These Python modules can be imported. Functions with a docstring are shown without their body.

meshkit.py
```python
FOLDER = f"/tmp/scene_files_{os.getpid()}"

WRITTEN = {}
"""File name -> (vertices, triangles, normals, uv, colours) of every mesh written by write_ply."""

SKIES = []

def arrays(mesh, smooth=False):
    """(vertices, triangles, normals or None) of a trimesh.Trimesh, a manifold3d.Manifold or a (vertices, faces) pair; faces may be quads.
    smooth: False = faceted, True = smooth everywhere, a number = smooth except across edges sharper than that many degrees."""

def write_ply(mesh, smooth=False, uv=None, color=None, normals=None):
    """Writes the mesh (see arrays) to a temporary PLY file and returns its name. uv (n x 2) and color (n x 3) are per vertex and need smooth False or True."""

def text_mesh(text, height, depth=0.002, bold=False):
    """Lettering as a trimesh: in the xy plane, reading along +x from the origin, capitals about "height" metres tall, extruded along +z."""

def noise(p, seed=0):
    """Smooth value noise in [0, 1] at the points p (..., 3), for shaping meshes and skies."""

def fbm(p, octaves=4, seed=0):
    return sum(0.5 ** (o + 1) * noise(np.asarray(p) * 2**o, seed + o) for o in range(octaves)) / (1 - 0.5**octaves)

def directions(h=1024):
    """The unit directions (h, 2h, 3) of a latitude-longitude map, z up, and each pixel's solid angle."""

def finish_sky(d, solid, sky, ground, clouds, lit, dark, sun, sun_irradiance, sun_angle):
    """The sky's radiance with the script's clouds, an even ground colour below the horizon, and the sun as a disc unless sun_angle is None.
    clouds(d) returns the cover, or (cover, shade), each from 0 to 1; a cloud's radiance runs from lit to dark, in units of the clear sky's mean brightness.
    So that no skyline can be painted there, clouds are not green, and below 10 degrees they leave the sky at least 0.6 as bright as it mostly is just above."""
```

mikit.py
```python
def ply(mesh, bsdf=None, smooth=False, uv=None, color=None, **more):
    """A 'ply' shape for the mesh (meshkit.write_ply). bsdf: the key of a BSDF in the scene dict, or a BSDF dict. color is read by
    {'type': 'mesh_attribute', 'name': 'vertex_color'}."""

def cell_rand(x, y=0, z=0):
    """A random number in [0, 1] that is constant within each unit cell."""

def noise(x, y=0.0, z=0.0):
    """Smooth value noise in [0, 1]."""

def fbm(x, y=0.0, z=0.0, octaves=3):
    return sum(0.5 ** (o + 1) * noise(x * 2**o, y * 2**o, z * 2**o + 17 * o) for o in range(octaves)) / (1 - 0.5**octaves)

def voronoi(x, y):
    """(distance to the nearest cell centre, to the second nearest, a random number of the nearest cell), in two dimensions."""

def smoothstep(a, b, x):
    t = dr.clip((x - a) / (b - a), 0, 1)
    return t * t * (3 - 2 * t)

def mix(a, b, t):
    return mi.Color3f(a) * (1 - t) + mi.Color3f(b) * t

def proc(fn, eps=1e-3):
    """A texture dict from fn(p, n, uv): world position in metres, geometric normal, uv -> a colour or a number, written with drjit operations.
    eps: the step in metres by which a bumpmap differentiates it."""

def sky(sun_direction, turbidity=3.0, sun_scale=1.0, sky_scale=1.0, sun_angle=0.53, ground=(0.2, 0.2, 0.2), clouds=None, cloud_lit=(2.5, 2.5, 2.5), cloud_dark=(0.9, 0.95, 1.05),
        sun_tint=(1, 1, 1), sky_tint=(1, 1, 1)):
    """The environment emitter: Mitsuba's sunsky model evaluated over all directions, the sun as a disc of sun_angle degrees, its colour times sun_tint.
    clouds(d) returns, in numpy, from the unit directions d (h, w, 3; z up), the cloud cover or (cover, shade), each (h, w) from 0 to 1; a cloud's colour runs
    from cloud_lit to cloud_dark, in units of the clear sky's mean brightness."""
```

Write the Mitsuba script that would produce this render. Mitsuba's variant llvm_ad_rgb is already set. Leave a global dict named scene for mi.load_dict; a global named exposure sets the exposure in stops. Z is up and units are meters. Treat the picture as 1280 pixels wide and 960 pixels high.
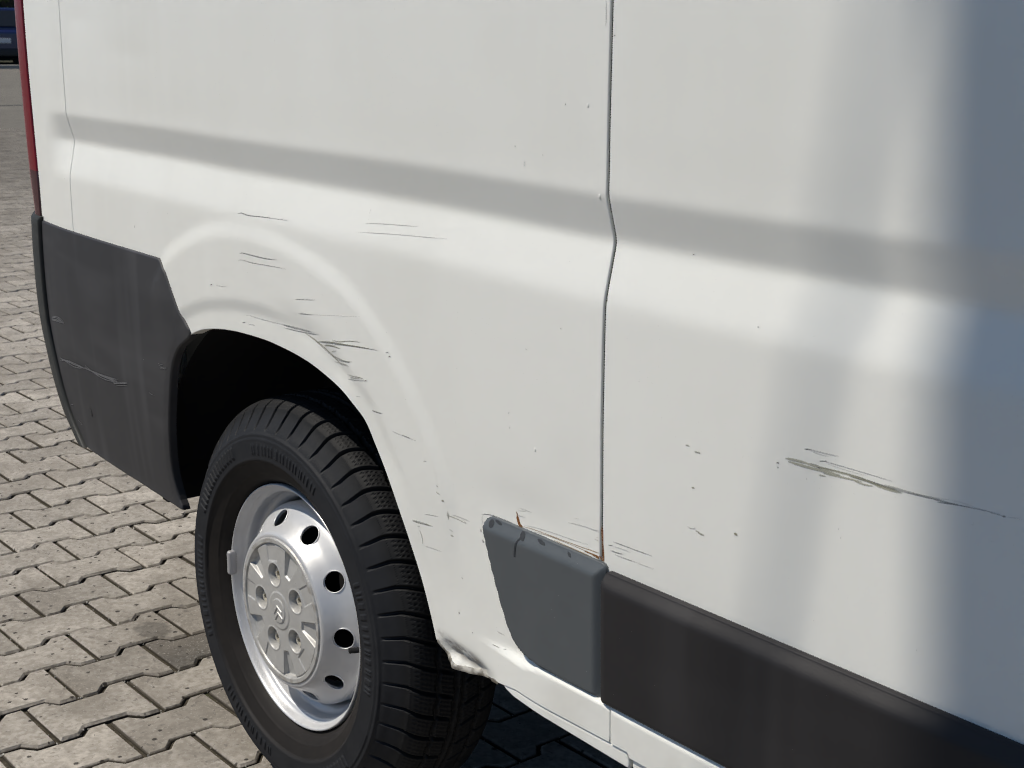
import math
import random

import drjit as dr
import numpy as np
import mitsuba as mi
import shapely
import trimesh
import manifold3d
from scipy.interpolate import PchipInterpolator
from scipy.spatial import Delaunay
from shapely.geometry import Polygon, Point

import meshkit
import mikit
from mikit import noise, fbm, smoothstep, mix, proc

random.seed(5)
rng = np.random.default_rng(11)
T = mi.ScalarTransform4f
scene, labels = {}, {}

# ------------------------------------------------------------------ camera, sky, exposure
CAM = np.array([1.96621, -1.13502, 1.2649])
FWD = np.array([-0.75344, 0.613877, -0.235548])
UP = np.array([-0.189868, 0.13985, 0.971798])
scene['camera'] = {
    'type': 'thinlens', 'fov': 39.10, 'fov_axis': 'x', 'near_clip': 0.02, 'far_clip': 2000.0,
    'aperture_radius': 0.0014, 'focus_distance': 2.15,
    'to_world': T().look_at(origin=CAM.tolist(), target=(CAM + FWD).tolist(), up=UP.tolist()),
}
SUN = np.array([-0.25, -0.47, 0.865])
SUN = SUN / np.linalg.norm(SUN)
scene['sky'] = mikit.sky(SUN.tolist(), turbidity=3, sky_scale=0.70, sky_tint=(0.90, 1.0, 1.08), sun_tint=(0.95, 1.06, 1.22), ground=(0.2, 0.19, 0.17))
exposure = 1.49

# ------------------------------------------------------------------ outlines in metres: x along the van, z up
RIDGE = [[-0.3232,0.8859],[-0.2803,0.9084],[-0.2235,0.932],[-0.1627,0.9505],[-0.1056,0.96],[-0.0514,0.9644],[0.0132,0.9638],[0.0686,0.961],[0.1217,0.9538],[0.1783,0.9432],[0.2271,0.9293],[0.269,0.9151],[0.2994,0.9025],[0.3566,0.8576],[0.3815,0.8399],[0.4057,0.8165],[0.4295,0.7908],[0.4528,0.7618],[0.4718,0.7345],[0.4885,0.7069],[0.4993,0.6828],[0.5044,0.6646]]
ARCH = [[-0.2437,0.7614],[-0.2193,0.7711],[-0.1911,0.7796],[-0.1549,0.7867],[-0.1144,0.7924],[-0.059,0.7968],[0.0196,0.7986],[0.0815,0.7955],[0.152,0.7872],[0.2076,0.7735],[0.2502,0.7579],[0.2709,0.7479],[0.3013,0.7307],[0.3298,0.6958],[0.36,0.6563],[0.389,0.6111],[0.4133,0.5645],[0.4384,0.5126],[0.4622,0.4485]]
GAP = [[0.7978,1.3018],[0.7988,1.2043],[0.7994,1.1691],[0.8003,1.1243],[0.8009,1.0938],[0.8004,1.0786],[0.8,1.0623],[0.799,1.044],[0.8,1.0309],[0.7989,1.0131],[0.7987,0.9954],[0.8002,0.9778],[0.8002,0.9552],[0.7994,0.8624],[0.8005,0.743],[0.805,0.6753]]
REARGAP = [[-0.7754,1.3189],[-0.7742,1.2302],[-0.778,1.1249],[-0.7715,1.0938],[-0.773,1.0706],[-0.768,1.0499],[-0.7684,1.019],[-0.7663,0.9938],[-0.7673,0.9534],[-0.7671,0.9097],[-0.7717,0.8784]]
SILL_EDGE = [[0.467,0.4487],[0.4741,0.4414],[0.4795,0.4349],[0.4919,0.4211],[0.5243,0.4234],[0.5664,0.4318],[0.603,0.438],[0.6382,0.4342],[0.7204,0.4326],[0.8105,0.4291],[0.8659,0.4285]]
SILL_SEAM = [[0.6484,0.4458],[0.7155,0.4473],[0.7959,0.4493],[0.855,0.4505],[0.9081,0.4503]]
PAD = [[0.5829,0.6529],[0.5865,0.6621],[0.595,0.6672],[0.605,0.6688],[0.666,0.6689],[0.7342,0.6683],[0.8055,0.6679],[0.8137,0.6634],[0.8174,0.6156],[0.8348,0.5025],[0.827,0.5035],[0.7598,0.5032],[0.7137,0.5047],[0.6723,0.5],[0.65,0.5113],[0.6347,0.5297],[0.6236,0.5514],[0.6016,0.6027]]
STRIP_TOP = [[0.813,0.6582],[0.8704,0.6619],[1.0429,0.6609],[1.1428,0.6626],[1.3546,0.6593]]
STRIP_BEVEL = [[0.8301,0.6452],[0.8831,0.6437],[1.0541,0.6465],[1.243,0.646]]
STRIP_BOT = [[0.8598,0.5035],[0.8969,0.5053],[1.0259,0.5058]]
CLAD_TOP = [[-0.984,0.8743],[-0.7899,0.8798],[-0.6589,0.8803],[-0.4785,0.8811],[-0.3652,0.8809],[-0.3423,0.8782]]
CLAD_ARCHSIDE = [[-0.3185,0.8609],[-0.3023,0.8381],[-0.2698,0.7941],[-0.2335,0.7636]]
CLAD_ARCH = [[-0.2502,0.7552],[-0.2716,0.7418],[-0.2911,0.7202],[-0.3122,0.692],[-0.3358,0.629],[-0.3569,0.5555],[-0.3555,0.4894],[-0.3328,0.4421],[-0.2967,0.4216]]
CLAD_ARCH2 = [[-0.2524,0.7547],[-0.2767,0.7406],[-0.3034,0.7173],[-0.3259,0.6885],[-0.3534,0.6241],[-0.3772,0.5493],[-0.3879,0.4785],[-0.3769,0.4263],[-0.3401,0.4054]]
CLAD_SEAM = [[-0.9852,0.8709],[-0.9991,0.787],[-1.0032,0.6733],[-0.9736,0.5864],[-0.9393,0.4772],[-0.8477,0.4093]]
CLAD_BOT = [[-0.8016,0.4132],[-0.5541,0.4142],[-0.3934,0.4115],[-0.3401,0.4054]]
TL_EDGE = [[-1.0364,1.3224],[-1.0332,1.2428],[-1.0253,1.13],[-1.0111,1.0277],[-0.9993,0.9525],[-0.999,0.8757]]
SILL = [0.0191,0.4772]
SCRATCHES = [
    [2.71,"g",[[-0.0535,0.9873],[-0.041,0.9901],[-0.0212,0.9887],[0.018,0.9904],[0.0561,0.992]]],
    [1.2,"g",[[0.0486,0.9916],[0.1042,0.9933]]],
    [1.4,"l",[[0.3054,1.0111],[0.3296,1.013],[0.3768,1.0163],[0.4308,1.0194]]],
    [1.28,"l",[[0.2876,0.997],[0.3333,1.0006],[0.392,1.0048],[0.4426,1.0078],[0.4965,1.011]]],
    [2.22,"g",[[-0.0419,0.9267],[-0.0277,0.9296],[-0.0051,0.9293],[0.0266,0.9294],[0.079,0.9322]]],
    [1.72,"g",[[-0.0471,0.9146],[-0.032,0.9181],[-0.0061,0.9175],[0.0415,0.9194],[0.1023,0.9216]]],
    [2.87,"g",[[-0.1467,0.8627],[-0.1394,0.8642]]],
    [1.03,"l",[[-0.127,0.8643],[-0.085,0.8678]]],
    [1.64,"g",[[0.129,0.8798],[0.1581,0.8834],[0.1866,0.8873]]],
    [1.77,"g",[[0.1349,0.8592],[0.1531,0.8613],[0.176,0.8635]]],
    [0.69,"l",[[0.1348,0.8585],[0.3063,0.8812]]],
    [1.47,"l",[[-0.0383,0.8271],[-0.0281,0.8304],[0.0108,0.8306],[0.0736,0.8329],[0.1371,0.8359],[0.1869,0.8369]]],
    [2.39,"g",[[0.0813,0.8326],[0.1363,0.8342],[0.1679,0.8359]]],
    [2.14,"g",[[0.0844,0.8288],[0.1347,0.8308],[0.1903,0.836]]],
    [2.03,"g",[[-0.0495,0.8152],[-0.0393,0.8173]]],
    [1.26,"g",[[-0.0295,0.8161],[-0.0065,0.8174]]],
    [2.8,"o",[[0.1461,0.8305],[0.1711,0.8257],[0.1992,0.8186],[0.2255,0.8084],[0.2467,0.7997]]],
    [1.63,"g",[[0.164,0.8275],[0.1915,0.8187],[0.2182,0.8096],[0.2419,0.801]]],
    [2.5,"o",[[0.1778,0.823],[0.2245,0.8307],[0.2651,0.8345],[0.3043,0.8377],[0.3473,0.8407]]],
    [1.7,"g",[[0.1942,0.8246],[0.265,0.8334],[0.3461,0.8409]]],
    [1.82,"o",[[0.2282,0.8351],[0.2384,0.835],[0.2786,0.8419],[0.3046,0.8446]]],
    [2.76,"o",[[0.2008,0.822],[0.2378,0.8257],[0.2499,0.8256]]],
    [1.39,"w",[[0.206,0.8252],[0.238,0.8294]]],
    [3.0,"o",[[0.2194,0.8156],[0.2375,0.8205]]],
    [1.37,"o",[[0.2182,0.8096],[0.2493,0.8093],[0.2822,0.8125]]],
    [1.37,"g",[[0.2323,0.8059],[0.2768,0.81]]],
    [1.14,"g",[[0.2419,0.801],[0.2732,0.8046]]],
    [1.15,"o",[[0.223,0.801],[0.2663,0.8051]]],
    [1.96,"g",[[0.3665,0.8416],[0.3738,0.8417]]],
    [2.18,"g",[[0.3724,0.8371],[0.3775,0.8369]]],
    [1.36,"o",[[0.2599,0.7888],[0.2953,0.7924]]],
    [1.36,"o",[[0.2666,0.7864],[0.3018,0.7915]]],
    [1.47,"g",[[0.2586,0.7818],[0.3179,0.7917]]],
    [2.02,"g",[[0.3114,0.7905],[0.3199,0.7929]]],
    [1.35,"o",[[0.2883,0.7925],[0.3084,0.7935]]],
    [1.14,"l",[[0.2805,0.7611],[0.295,0.7633]]],
    [1.56,"g",[[0.3243,0.749],[0.3535,0.7518]]],
    [1.54,"l",[[0.3791,0.7321],[0.4003,0.7314]]],
    [1.96,"g",[[0.4003,0.7319],[0.4245,0.7317]]],
    [0.76,"l",[[0.4245,0.7317],[0.4377,0.7318]]],
    [1.5,"l",[[0.4508,0.7068],[0.459,0.7078]]],
    [1.79,"g",[[0.323,0.7493],[0.3551,0.7525]]],
    [2.13,"l",[[0.4797,0.6793],[0.4836,0.6786]]],
    [3.2,"o",[[0.4785,0.6704],[0.4871,0.6682]]],
    [3.19,"o",[[0.4908,0.6613],[0.4954,0.6611]]],
    [1.73,"l",[[0.4496,0.6307],[0.4821,0.6359]]],
    [1.53,"l",[[0.4191,0.6137],[0.4577,0.6176]]],
    [1.75,"o",[[0.4222,0.6118],[0.4353,0.6136],[0.467,0.6175]]],
    [2.42,"o",[[0.4177,0.6121],[0.4301,0.6137]]],
    [3.4,"o",[[0.5023,0.6483],[0.502,0.6437],[0.5034,0.6373]]],
    [1.37,"o",[[0.4996,0.643],[0.5399,0.6408]]],
    [1.68,"l",[[0.5107,0.6458],[0.5459,0.6462]]],
    [2.63,"o",[[0.433,0.6036],[0.4385,0.5957],[0.4402,0.5813]]],
    [1.09,"l",[[0.4416,0.5825],[0.4885,0.5864]]],
    [1.91,"o",[[0.5041,0.6239],[0.5109,0.622]]],
    [1.92,"o",[[0.5058,0.616],[0.5115,0.6153]]],
    [2.19,"o",[[0.4283,0.6077],[0.436,0.6083]]],
    [1.45,"l",[[0.6019,0.5099],[0.617,0.5095]]],
    [1.71,"g",[[0.5464,0.4896],[0.5491,0.4895]]],
    [2.56,"l",[[0.5267,0.5614],[0.529,0.561]]],
    [2.58,"l",[[0.5171,0.5081],[0.5201,0.5079]]],
    [1.04,"g",[[0.5912,0.4886],[0.6096,0.4898]]],
    [1.03,"g",[[0.6163,0.4903],[0.6291,0.4929]]],
    [4.99,"r",[[0.6432,0.681],[0.6446,0.6774],[0.6475,0.6713],[0.6527,0.6668]]],
    [2.4,"r",[[0.6418,0.6856],[0.6441,0.6813]]],
    [3.99,"r",[[0.6475,0.6703],[0.6548,0.6674]]],
    [1.19,"l",[[0.6464,0.6908],[0.6553,0.6922],[0.6714,0.6923]]],
    [0.99,"l",[[0.6449,0.6874],[0.6626,0.6913]]],
    [1.19,"l",[[0.6432,0.681],[0.661,0.6826]]],
    [1.16,"l",[[0.6564,0.6718],[0.6827,0.6753],[0.7168,0.6778],[0.7553,0.6796],[0.7794,0.6819]]],
    [1.55,"o",[[0.6563,0.6698],[0.6884,0.672],[0.7224,0.673],[0.7607,0.6745],[0.7977,0.676]]],
    [1.15,"o",[[0.6768,0.6687],[0.7111,0.6717],[0.7499,0.6723],[0.7846,0.6722],[0.8016,0.6725]]],
    [1.36,"w",[[0.6826,0.6694],[0.7167,0.6684],[0.7498,0.6685]]],
    [1.53,"o",[[0.7111,0.6688],[0.7498,0.6685],[0.7846,0.6684]]],
    [1.13,"o",[[0.7741,0.6756],[0.7977,0.6766]]],
    [1.32,"r",[[0.7714,0.6711],[0.7925,0.6717],[0.8055,0.6681]]],
    [3.0,"r",[[0.7899,0.6718],[0.799,0.6699],[0.806,0.6675]]],
    [2.24,"r",[[0.7977,0.6732],[0.8055,0.669]]],
    [1.5,"o",[[0.782,0.6714],[0.8042,0.6677]]],
    [2.98,"r",[[0.8018,0.7107],[0.8026,0.7007],[0.8034,0.6917]]],
    [2.24,"r",[[0.8029,0.6934],[0.8042,0.6826],[0.8055,0.6681]]],
    [1.31,"o",[[0.7925,0.6951],[0.8016,0.6949]]],
    [1.12,"o",[[0.7899,0.6915],[0.8016,0.6912]]],
    [1.32,"l",[[0.7405,0.6986],[0.7608,0.7011],[0.782,0.7023],[0.8003,0.7023]]],
    [0.76,"l",[[0.75,0.707],[0.7635,0.7093]]],
    [0.93,"l",[[0.7873,0.7029],[0.8002,0.7038]]],
    [2.04,"g",[[0.572,0.6625],[0.5799,0.6653],[0.5988,0.6678],[0.6294,0.6682],[0.6414,0.6676]]],
    [1.45,"l",[[0.5735,0.6619],[0.5727,0.6555],[0.5757,0.6502]]],
    [3.11,"l",[[0.5691,0.6421],[0.5706,0.6384]]],
    [3.11,"l",[[0.5732,0.6289],[0.5756,0.625]]],
    [1.57,"l",[[0.5342,0.6427],[0.539,0.6409]]],
    [1.64,"g",[[0.822,0.698],[0.8384,0.6982],[0.8582,0.6986],[0.886,0.6992]]],
    [2.41,"g",[[0.8132,0.6914],[0.8208,0.6927]]],
    [1.28,"l",[[0.8208,0.6921],[0.8334,0.6931],[0.8508,0.6935]]],
    [2.03,"g",[[0.817,0.686],[0.8234,0.6861],[0.8385,0.6876]]],
    [1.46,"g",[[0.8247,0.6828],[0.8435,0.6832],[0.8608,0.6839]]],
    [1.08,"l",[[0.8608,0.6839],[0.8898,0.6846]]],
    [2.35,"g",[[1.0937,0.8731],[1.1013,0.8744]]],
    [1.24,"g",[[1.0999,0.8741],[1.1161,0.8746],[1.1359,0.8753]]],
    [0.93,"l",[[1.1,0.8732],[1.1109,0.8722],[1.1242,0.8727]]],
    [1.86,"g",[[1.1122,0.8652],[1.1214,0.8672]]],
    [0.99,"g",[[1.1193,0.8665],[1.1378,0.8666],[1.1687,0.8665],[1.2011,0.8661]]],
    [0.84,"l",[[1.1208,0.8653],[1.1458,0.8641],[1.1689,0.8644]]],
    [2.69,"y",[[1.0699,0.858],[1.0844,0.8592],[1.1009,0.8596]]],
    [2.81,"y",[[1.0735,0.8557],[1.0984,0.8558],[1.1227,0.8569],[1.1385,0.8573]]],
    [2.48,"y",[[1.0899,0.8594],[1.1118,0.8591],[1.1383,0.8601],[1.159,0.8602]]],
    [2.29,"o",[[1.1091,0.8585],[1.1356,0.8605],[1.159,0.8609],[1.1794,0.8589]]],
    [1.99,"y",[[1.1175,0.8543],[1.1464,0.8562],[1.1644,0.8572]]],
    [1.82,"y",[[1.1542,0.856],[1.167,0.8553],[1.1771,0.8565]]],
    [2.55,"o",[[1.1488,0.8594],[1.1693,0.8593],[1.1844,0.8586],[1.209,0.8585]]],
    [1.94,"y",[[1.1769,0.8582],[1.192,0.8569],[1.2091,0.8575]]],
    [2.38,"o",[[1.0705,0.8577],[1.0775,0.8582]]],
    [1.25,"g",[[1.1008,0.8605],[1.113,0.8605]]],
    [1.4,"g",[[1.1105,0.8583],[1.1145,0.8587]]],
    [1.47,"g",[[1.1641,0.861],[1.1893,0.8599],[1.2137,0.8598],[1.2374,0.8607],[1.2558,0.8624]]],
    [1.17,"o",[[1.1892,0.8609],[1.2184,0.861],[1.2512,0.8626]]],
    [1.44,"g",[[1.2089,0.8596],[1.2351,0.8605],[1.2605,0.8616],[1.2862,0.8633]]],
    [1.71,"g",[[1.2469,0.859],[1.265,0.8614],[1.2851,0.8632]]],
    [1.12,"g",[[1.2828,0.8632],[1.3003,0.8641],[1.3154,0.864]]],
    [1.8,"g",[[1.3138,0.8637],[1.3167,0.864]]],
    [0.71,"l",[[1.242,0.8619],[1.2737,0.8651],[1.2871,0.8646]]],
    [0.55,"l",[[1.3167,0.864],[1.3332,0.8657]]],
    [1.92,"g",[[1.059,0.8508],[1.0624,0.8512]]],
    [1.92,"g",[[1.0604,0.8461],[1.0618,0.8462]]],
    [1.57,"g",[[1.0975,0.8439],[1.0984,0.8432]]],
    [1.39,"l",[[1.1395,0.8031],[1.1404,0.8027]]],
    [1.39,"l",[[1.1427,0.7953],[1.1435,0.7948]]],
    [1.24,"y",[[1.1123,0.8514],[1.1217,0.8518]]],
    [2.74,"o",[[0.9321,0.8401],[0.9357,0.8402],[0.939,0.8399]]],
    [2.89,"o",[[0.9462,0.8361],[0.9505,0.836],[0.9554,0.8361]]],
    [2.23,"o",[[0.9436,0.7945],[0.9457,0.7953],[0.9479,0.7944]]],
    [3.44,"o",[[0.951,0.7481],[0.9539,0.748],[0.9569,0.7464]]],
    [4.29,"o",[[0.9539,0.748],[0.9589,0.7464],[0.9638,0.7462]]],
    [1.73,"l",[[0.9396,0.7494],[0.944,0.7488],[0.9518,0.7516]]],
    [3.34,"o",[[1.0061,0.7607],[1.0087,0.7605],[1.011,0.76]]],
    [1.79,"g",[[0.7282,1.19],[0.7289,1.1891]]],
    [1.37,"g",[[0.8048,1.2652],[0.8073,1.2652]]],
    [1.31,"g",[[0.6568,1.1208],[0.6568,1.1189]]],
    [1.31,"g",[[0.6568,1.1171],[0.6568,1.1157]]],
    [1.66,"g",[[0.6893,1.1309],[0.6908,1.1306]]],
    [1.5,"g",[[0.6388,1.1381],[0.6396,1.1363]]],
    [1.44,"l",[[0.8066,0.9233],[0.8079,0.9227]]],
    [1.86,"g",[[0.7267,0.9341],[0.7281,0.9334]]],
    [1.64,"l",[[0.5245,0.8485],[0.5253,0.8476]]],
    [1.54,"l",[[0.6634,0.8982],[0.6657,0.8976]]],
    [1.96,"g",[[0.803,0.9801],[0.804,0.9775]]],
    [1.51,"g",[[0.92,1.0428],[0.9224,1.0431]]],
    [1.44,"g",[[1.0237,0.9836],[1.0258,0.9837]]],
    [2.0,"g",[[-0.4513,0.9259],[-0.4501,0.9217]]],
    [1.77,"l",[[-0.3087,0.9633],[-0.3072,0.9621]]],
    [1.58,"l",[[0.6296,0.8113],[0.6319,0.8113]]],
    [1.38,"l",[[0.6326,0.7945],[0.6326,0.7915]]],
    [1.03,"g",[[0.7915,1.3019],[0.7923,1.2811],[0.7923,1.2737]]],
    [0.92,"l",[[0.6505,1.3033],[0.6501,1.25],[0.6557,1.1778],[0.6591,1.1135]]],
    [0.9,"l",[[0.5014,1.1411],[0.492,1.0804]]],
    [0.77,"l",[[0.3124,1.0321],[0.3134,1.016]]],
    [0.88,"l",[[0.3085,0.9993],[0.3141,0.9226]]],
    [1.05,"l",[[1.2359,0.7108],[1.2368,0.7103]]],
    [0.96,"l",[[1.1154,0.6999],[1.1164,0.6994]]],
]
CLAD_MARKS = [[2.24,"c",[[-0.9782,0.6704],[-0.9056,0.6783],[-0.8666,0.6788]]],[1.12,"c",[[-1.0695,0.6692],[-1.0186,0.6583]]],[0.84,"c",[[-1.0442,0.785],[-1.0142,0.8084]]],[1.12,"c",[[-1.0286,0.583],[-0.9996,0.5855]]],[2.52,"c",[[-0.9522,0.5873],[-0.857,0.5935],[-0.7574,0.6039]]],[2.8,"c",[[-0.7752,0.6035],[-0.6716,0.6086],[-0.5836,0.6142]]],[1.68,"c",[[-0.61,0.6028],[-0.5381,0.6189]]],[1.4,"c",[[-1.021,0.4849],[-0.9672,0.4854]]],[1.12,"c",[[-0.8798,0.4657],[-0.8558,0.4615]]],[1.12,"c",[[-0.9127,0.4931],[-0.8876,0.4972]]],[1.12,"c",[[-0.3786,0.6849],[-0.3482,0.6852]]],[1.4,"c",[[-0.4359,0.621],[-0.4183,0.6209]]],[0.7,"c",[[-0.3745,0.6811],[-0.3419,0.6855]]]]
DROPS = [[0.7659,1.1899],[0.787,1.0925],[0.6815,0.776]]
DENT_AT = [[-0.4471,1.2266],[-0.667,1.2834],[0.634,0.6296],[0.7493,0.7643],[0.6669,0.692],[0.1381,0.8401]]
NEAR_PAVERS = {-120:[31,32],-119:[30,31],-118:[31,32],-117:[30,31],-116:[30,31],-115:[29,30],-114:[30,31],-113:[29,30],-112:[29,30],-111:[28,29],-110:[28,29,30],-109:[28,29],-108:[28,29],-107:[27,28],-106:[27,28,29],-105:[27,28],-104:[27,28],-103:[26,27],-102:[26,27,28],-101:[26,27],-100:[26,27],-99:[25,26],-98:[25,26,27],-97:[24,25,26],-96:[25,26],-95:[24,25],-94:[24,25],-93:[23,24,25],-92:[24,25],-91:[23,24],-90:[23,24],-89:[22,23,24],-88:[23,24],-87:[22,23],-86:[22,23],-85:[21,22,23],-84:[21,22,23],-83:[21,22],-82:[21,22],-81:[20,21,22],-80:[20,21,22],-79:[20,21],-78:[20,21],-77:[19,20],-76:[19,20,21],-75:[19,20],-74:[19,20],-73:[18,19],-72:[18,19,20],-71:[18,19],-70:[18,19],-69:[17,18],-68:[17,18,19],-67:[16,17,18],-66:[17,18],-65:[16,17],-64:[16,17,18],-63:[15,16,17],-62:[16,17],-61:[15,16],-60:[15,16],-59:[14,15,16],-58:[15,16],-57:[14,15],-56:[14,15],-55:[13,14,15],-54:[14,15],-53:[13,14],-52:[13,14],-51:[12,13,14],-50:[12,13,14],-49:[12,13],-48:[12,13],-47:[11,12],-46:[11,12],-45:[11,12],-44:[11,12],-43:[10,11],-42:[10,11],-41:[10,11],-40:[10,11],-39:[9,10],-38:[9,10],-37:[9,10],-36:[9,10],-35:[8,9],-34:[8,9],-33:[7,8],-32:[8,9],-31:[7,8],-30:[7,8],-29:[6,7],-28:[7,8],-27:[6,7],-26:[6,7],-25:[5,6],-24:[6,7],-23:[5,6],-22:[5,6],-21:[4,5],-20:[5,6],-19:[4,5],-18:[4,5],-17:[3,4],-16:[4,5],-15:[3,4],-14:[3,4],-13:[2,3],-12:[2,3,4],-11:[2,3],-10:[2,3],-9:[1,2,3],-8:[1,2,3],-7:[1,2],-6:[1,2,3],-5:[0,1,2],-4:[0,1,2,3],-3:[0,1,2],-2:[0,1,2],-1:[-1,0,1,2],0:[-1,0,1,2],1:[-1,0,1],2:[-1,0,1],3:[-2,-1,0],4:[-2,-1,0,1],5:[-1,0,2],6:[0,2,3],7:[1,2],8:[2,3],9:[2]}
SILL_Z = lambda x: SILL[0] * np.minimum(x, 0.85) + SILL[1]
RIDGE = [[float(a), float(b)] for a, b in PchipInterpolator(np.linspace(0, 1, len(RIDGE)), np.array(RIDGE))(np.linspace(0, 1, 70))]
for _ in range(12):
    RIDGE = [RIDGE[0]] + [[(a[0] + 2 * b[0] + c[0]) / 4, (a[1] + 2 * b[1] + c[1]) / 4] for a, b, c in zip(RIDGE, RIDGE[1:], RIDGE[2:])] + [RIDGE[-1]]
RIDGE = [[RIDGE[0][0] - 0.03, RIDGE[0][1] - 0.035]] + RIDGE + [[RIDGE[-1][0] + 0.012, 0.56], [RIDGE[-1][0] + 0.016, 0.36]]
RIDGE_RING = RIDGE + [[-0.45, 0.36], [-0.45, RIDGE[0][1] - 0.1]]
DENTS = [(-0.447, 1.2266, 0.07, 0.020, -0.10, 0.0009), (-0.667, 1.283, 0.06, 0.02, -0.1, 0.0008), (0.66, 0.690, 0.09, 0.035, 0.0, 0.0022),
         (0.760, 0.742, 0.05, 0.06, 0.0, 0.0015), (0.155, 0.838, 0.075, 0.016, -0.22, 0.0028), (0.235, 0.792, 0.035, 0.022, -0.7, 0.0030), (0.88, 0.93, 0.05, 0.09, 0.0, 0.0007)]


def sstep(a, b, x):
    t = np.clip((x - a) / (b - a), 0, 1)
    return t * t * (3 - 2 * t)


PLAN_X = np.array([-1.3, -1.0, -0.9, -0.8, -0.7, -0.6, -0.35, -0.1, 0.3, 0.8, 1.5, 5.0])
PLAN_Y = np.array([0.110, 0.0570, 0.0425, 0.0320, 0.0255, 0.0200, 0.0115, 0.0060, 0.0020, 0.0, 0.0, 0.0])
plan_at = PchipInterpolator(PLAN_X, PLAN_Y)
PROF_Z = np.array([0.20, 0.36, 0.45, 0.55, 0.65, 0.72, 0.80, 0.88, 0.94, 1.02, 1.11, 1.17, 1.30, 1.45, 1.70, 2.0, 2.3])
PROF_Y = np.array([-0.030, -0.038, -0.0415, -0.0445, -0.0475, -0.0497, -0.0515, -0.0527, -0.0531, -0.0531, -0.0530, -0.0537, -0.0540, -0.0525, -0.040, -0.012, 0.03])
flat_at = PchipInterpolator(PROF_Z, PROF_Y)
_gz = np.arange(0.90, 1.14, 0.0005)
_gy = np.interp(_gz, [0.90, 0.974, 1.0385, 1.0445, 1.0930, 1.14], [0, 0, 0.0138, 0.0138, 0, 0])
_ga, _gb = (np.convolve(np.pad(_gy, 60, 'edge'), np.exp(-0.5 * (np.arange(-60, 61) / s) ** 2) / np.exp(-0.5 * (np.arange(-60, 61) / s) ** 2).sum(), 'valid') for s in (16.0, 6.0))
_w = np.clip((_gz - 0.99) / 0.03, 0, 1)
groove_at = PchipInterpolator(np.r_[0.0, _gz, 3.0], np.r_[0.0, _ga * (1 - _w) + _gb * _w, 0.0])
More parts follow.
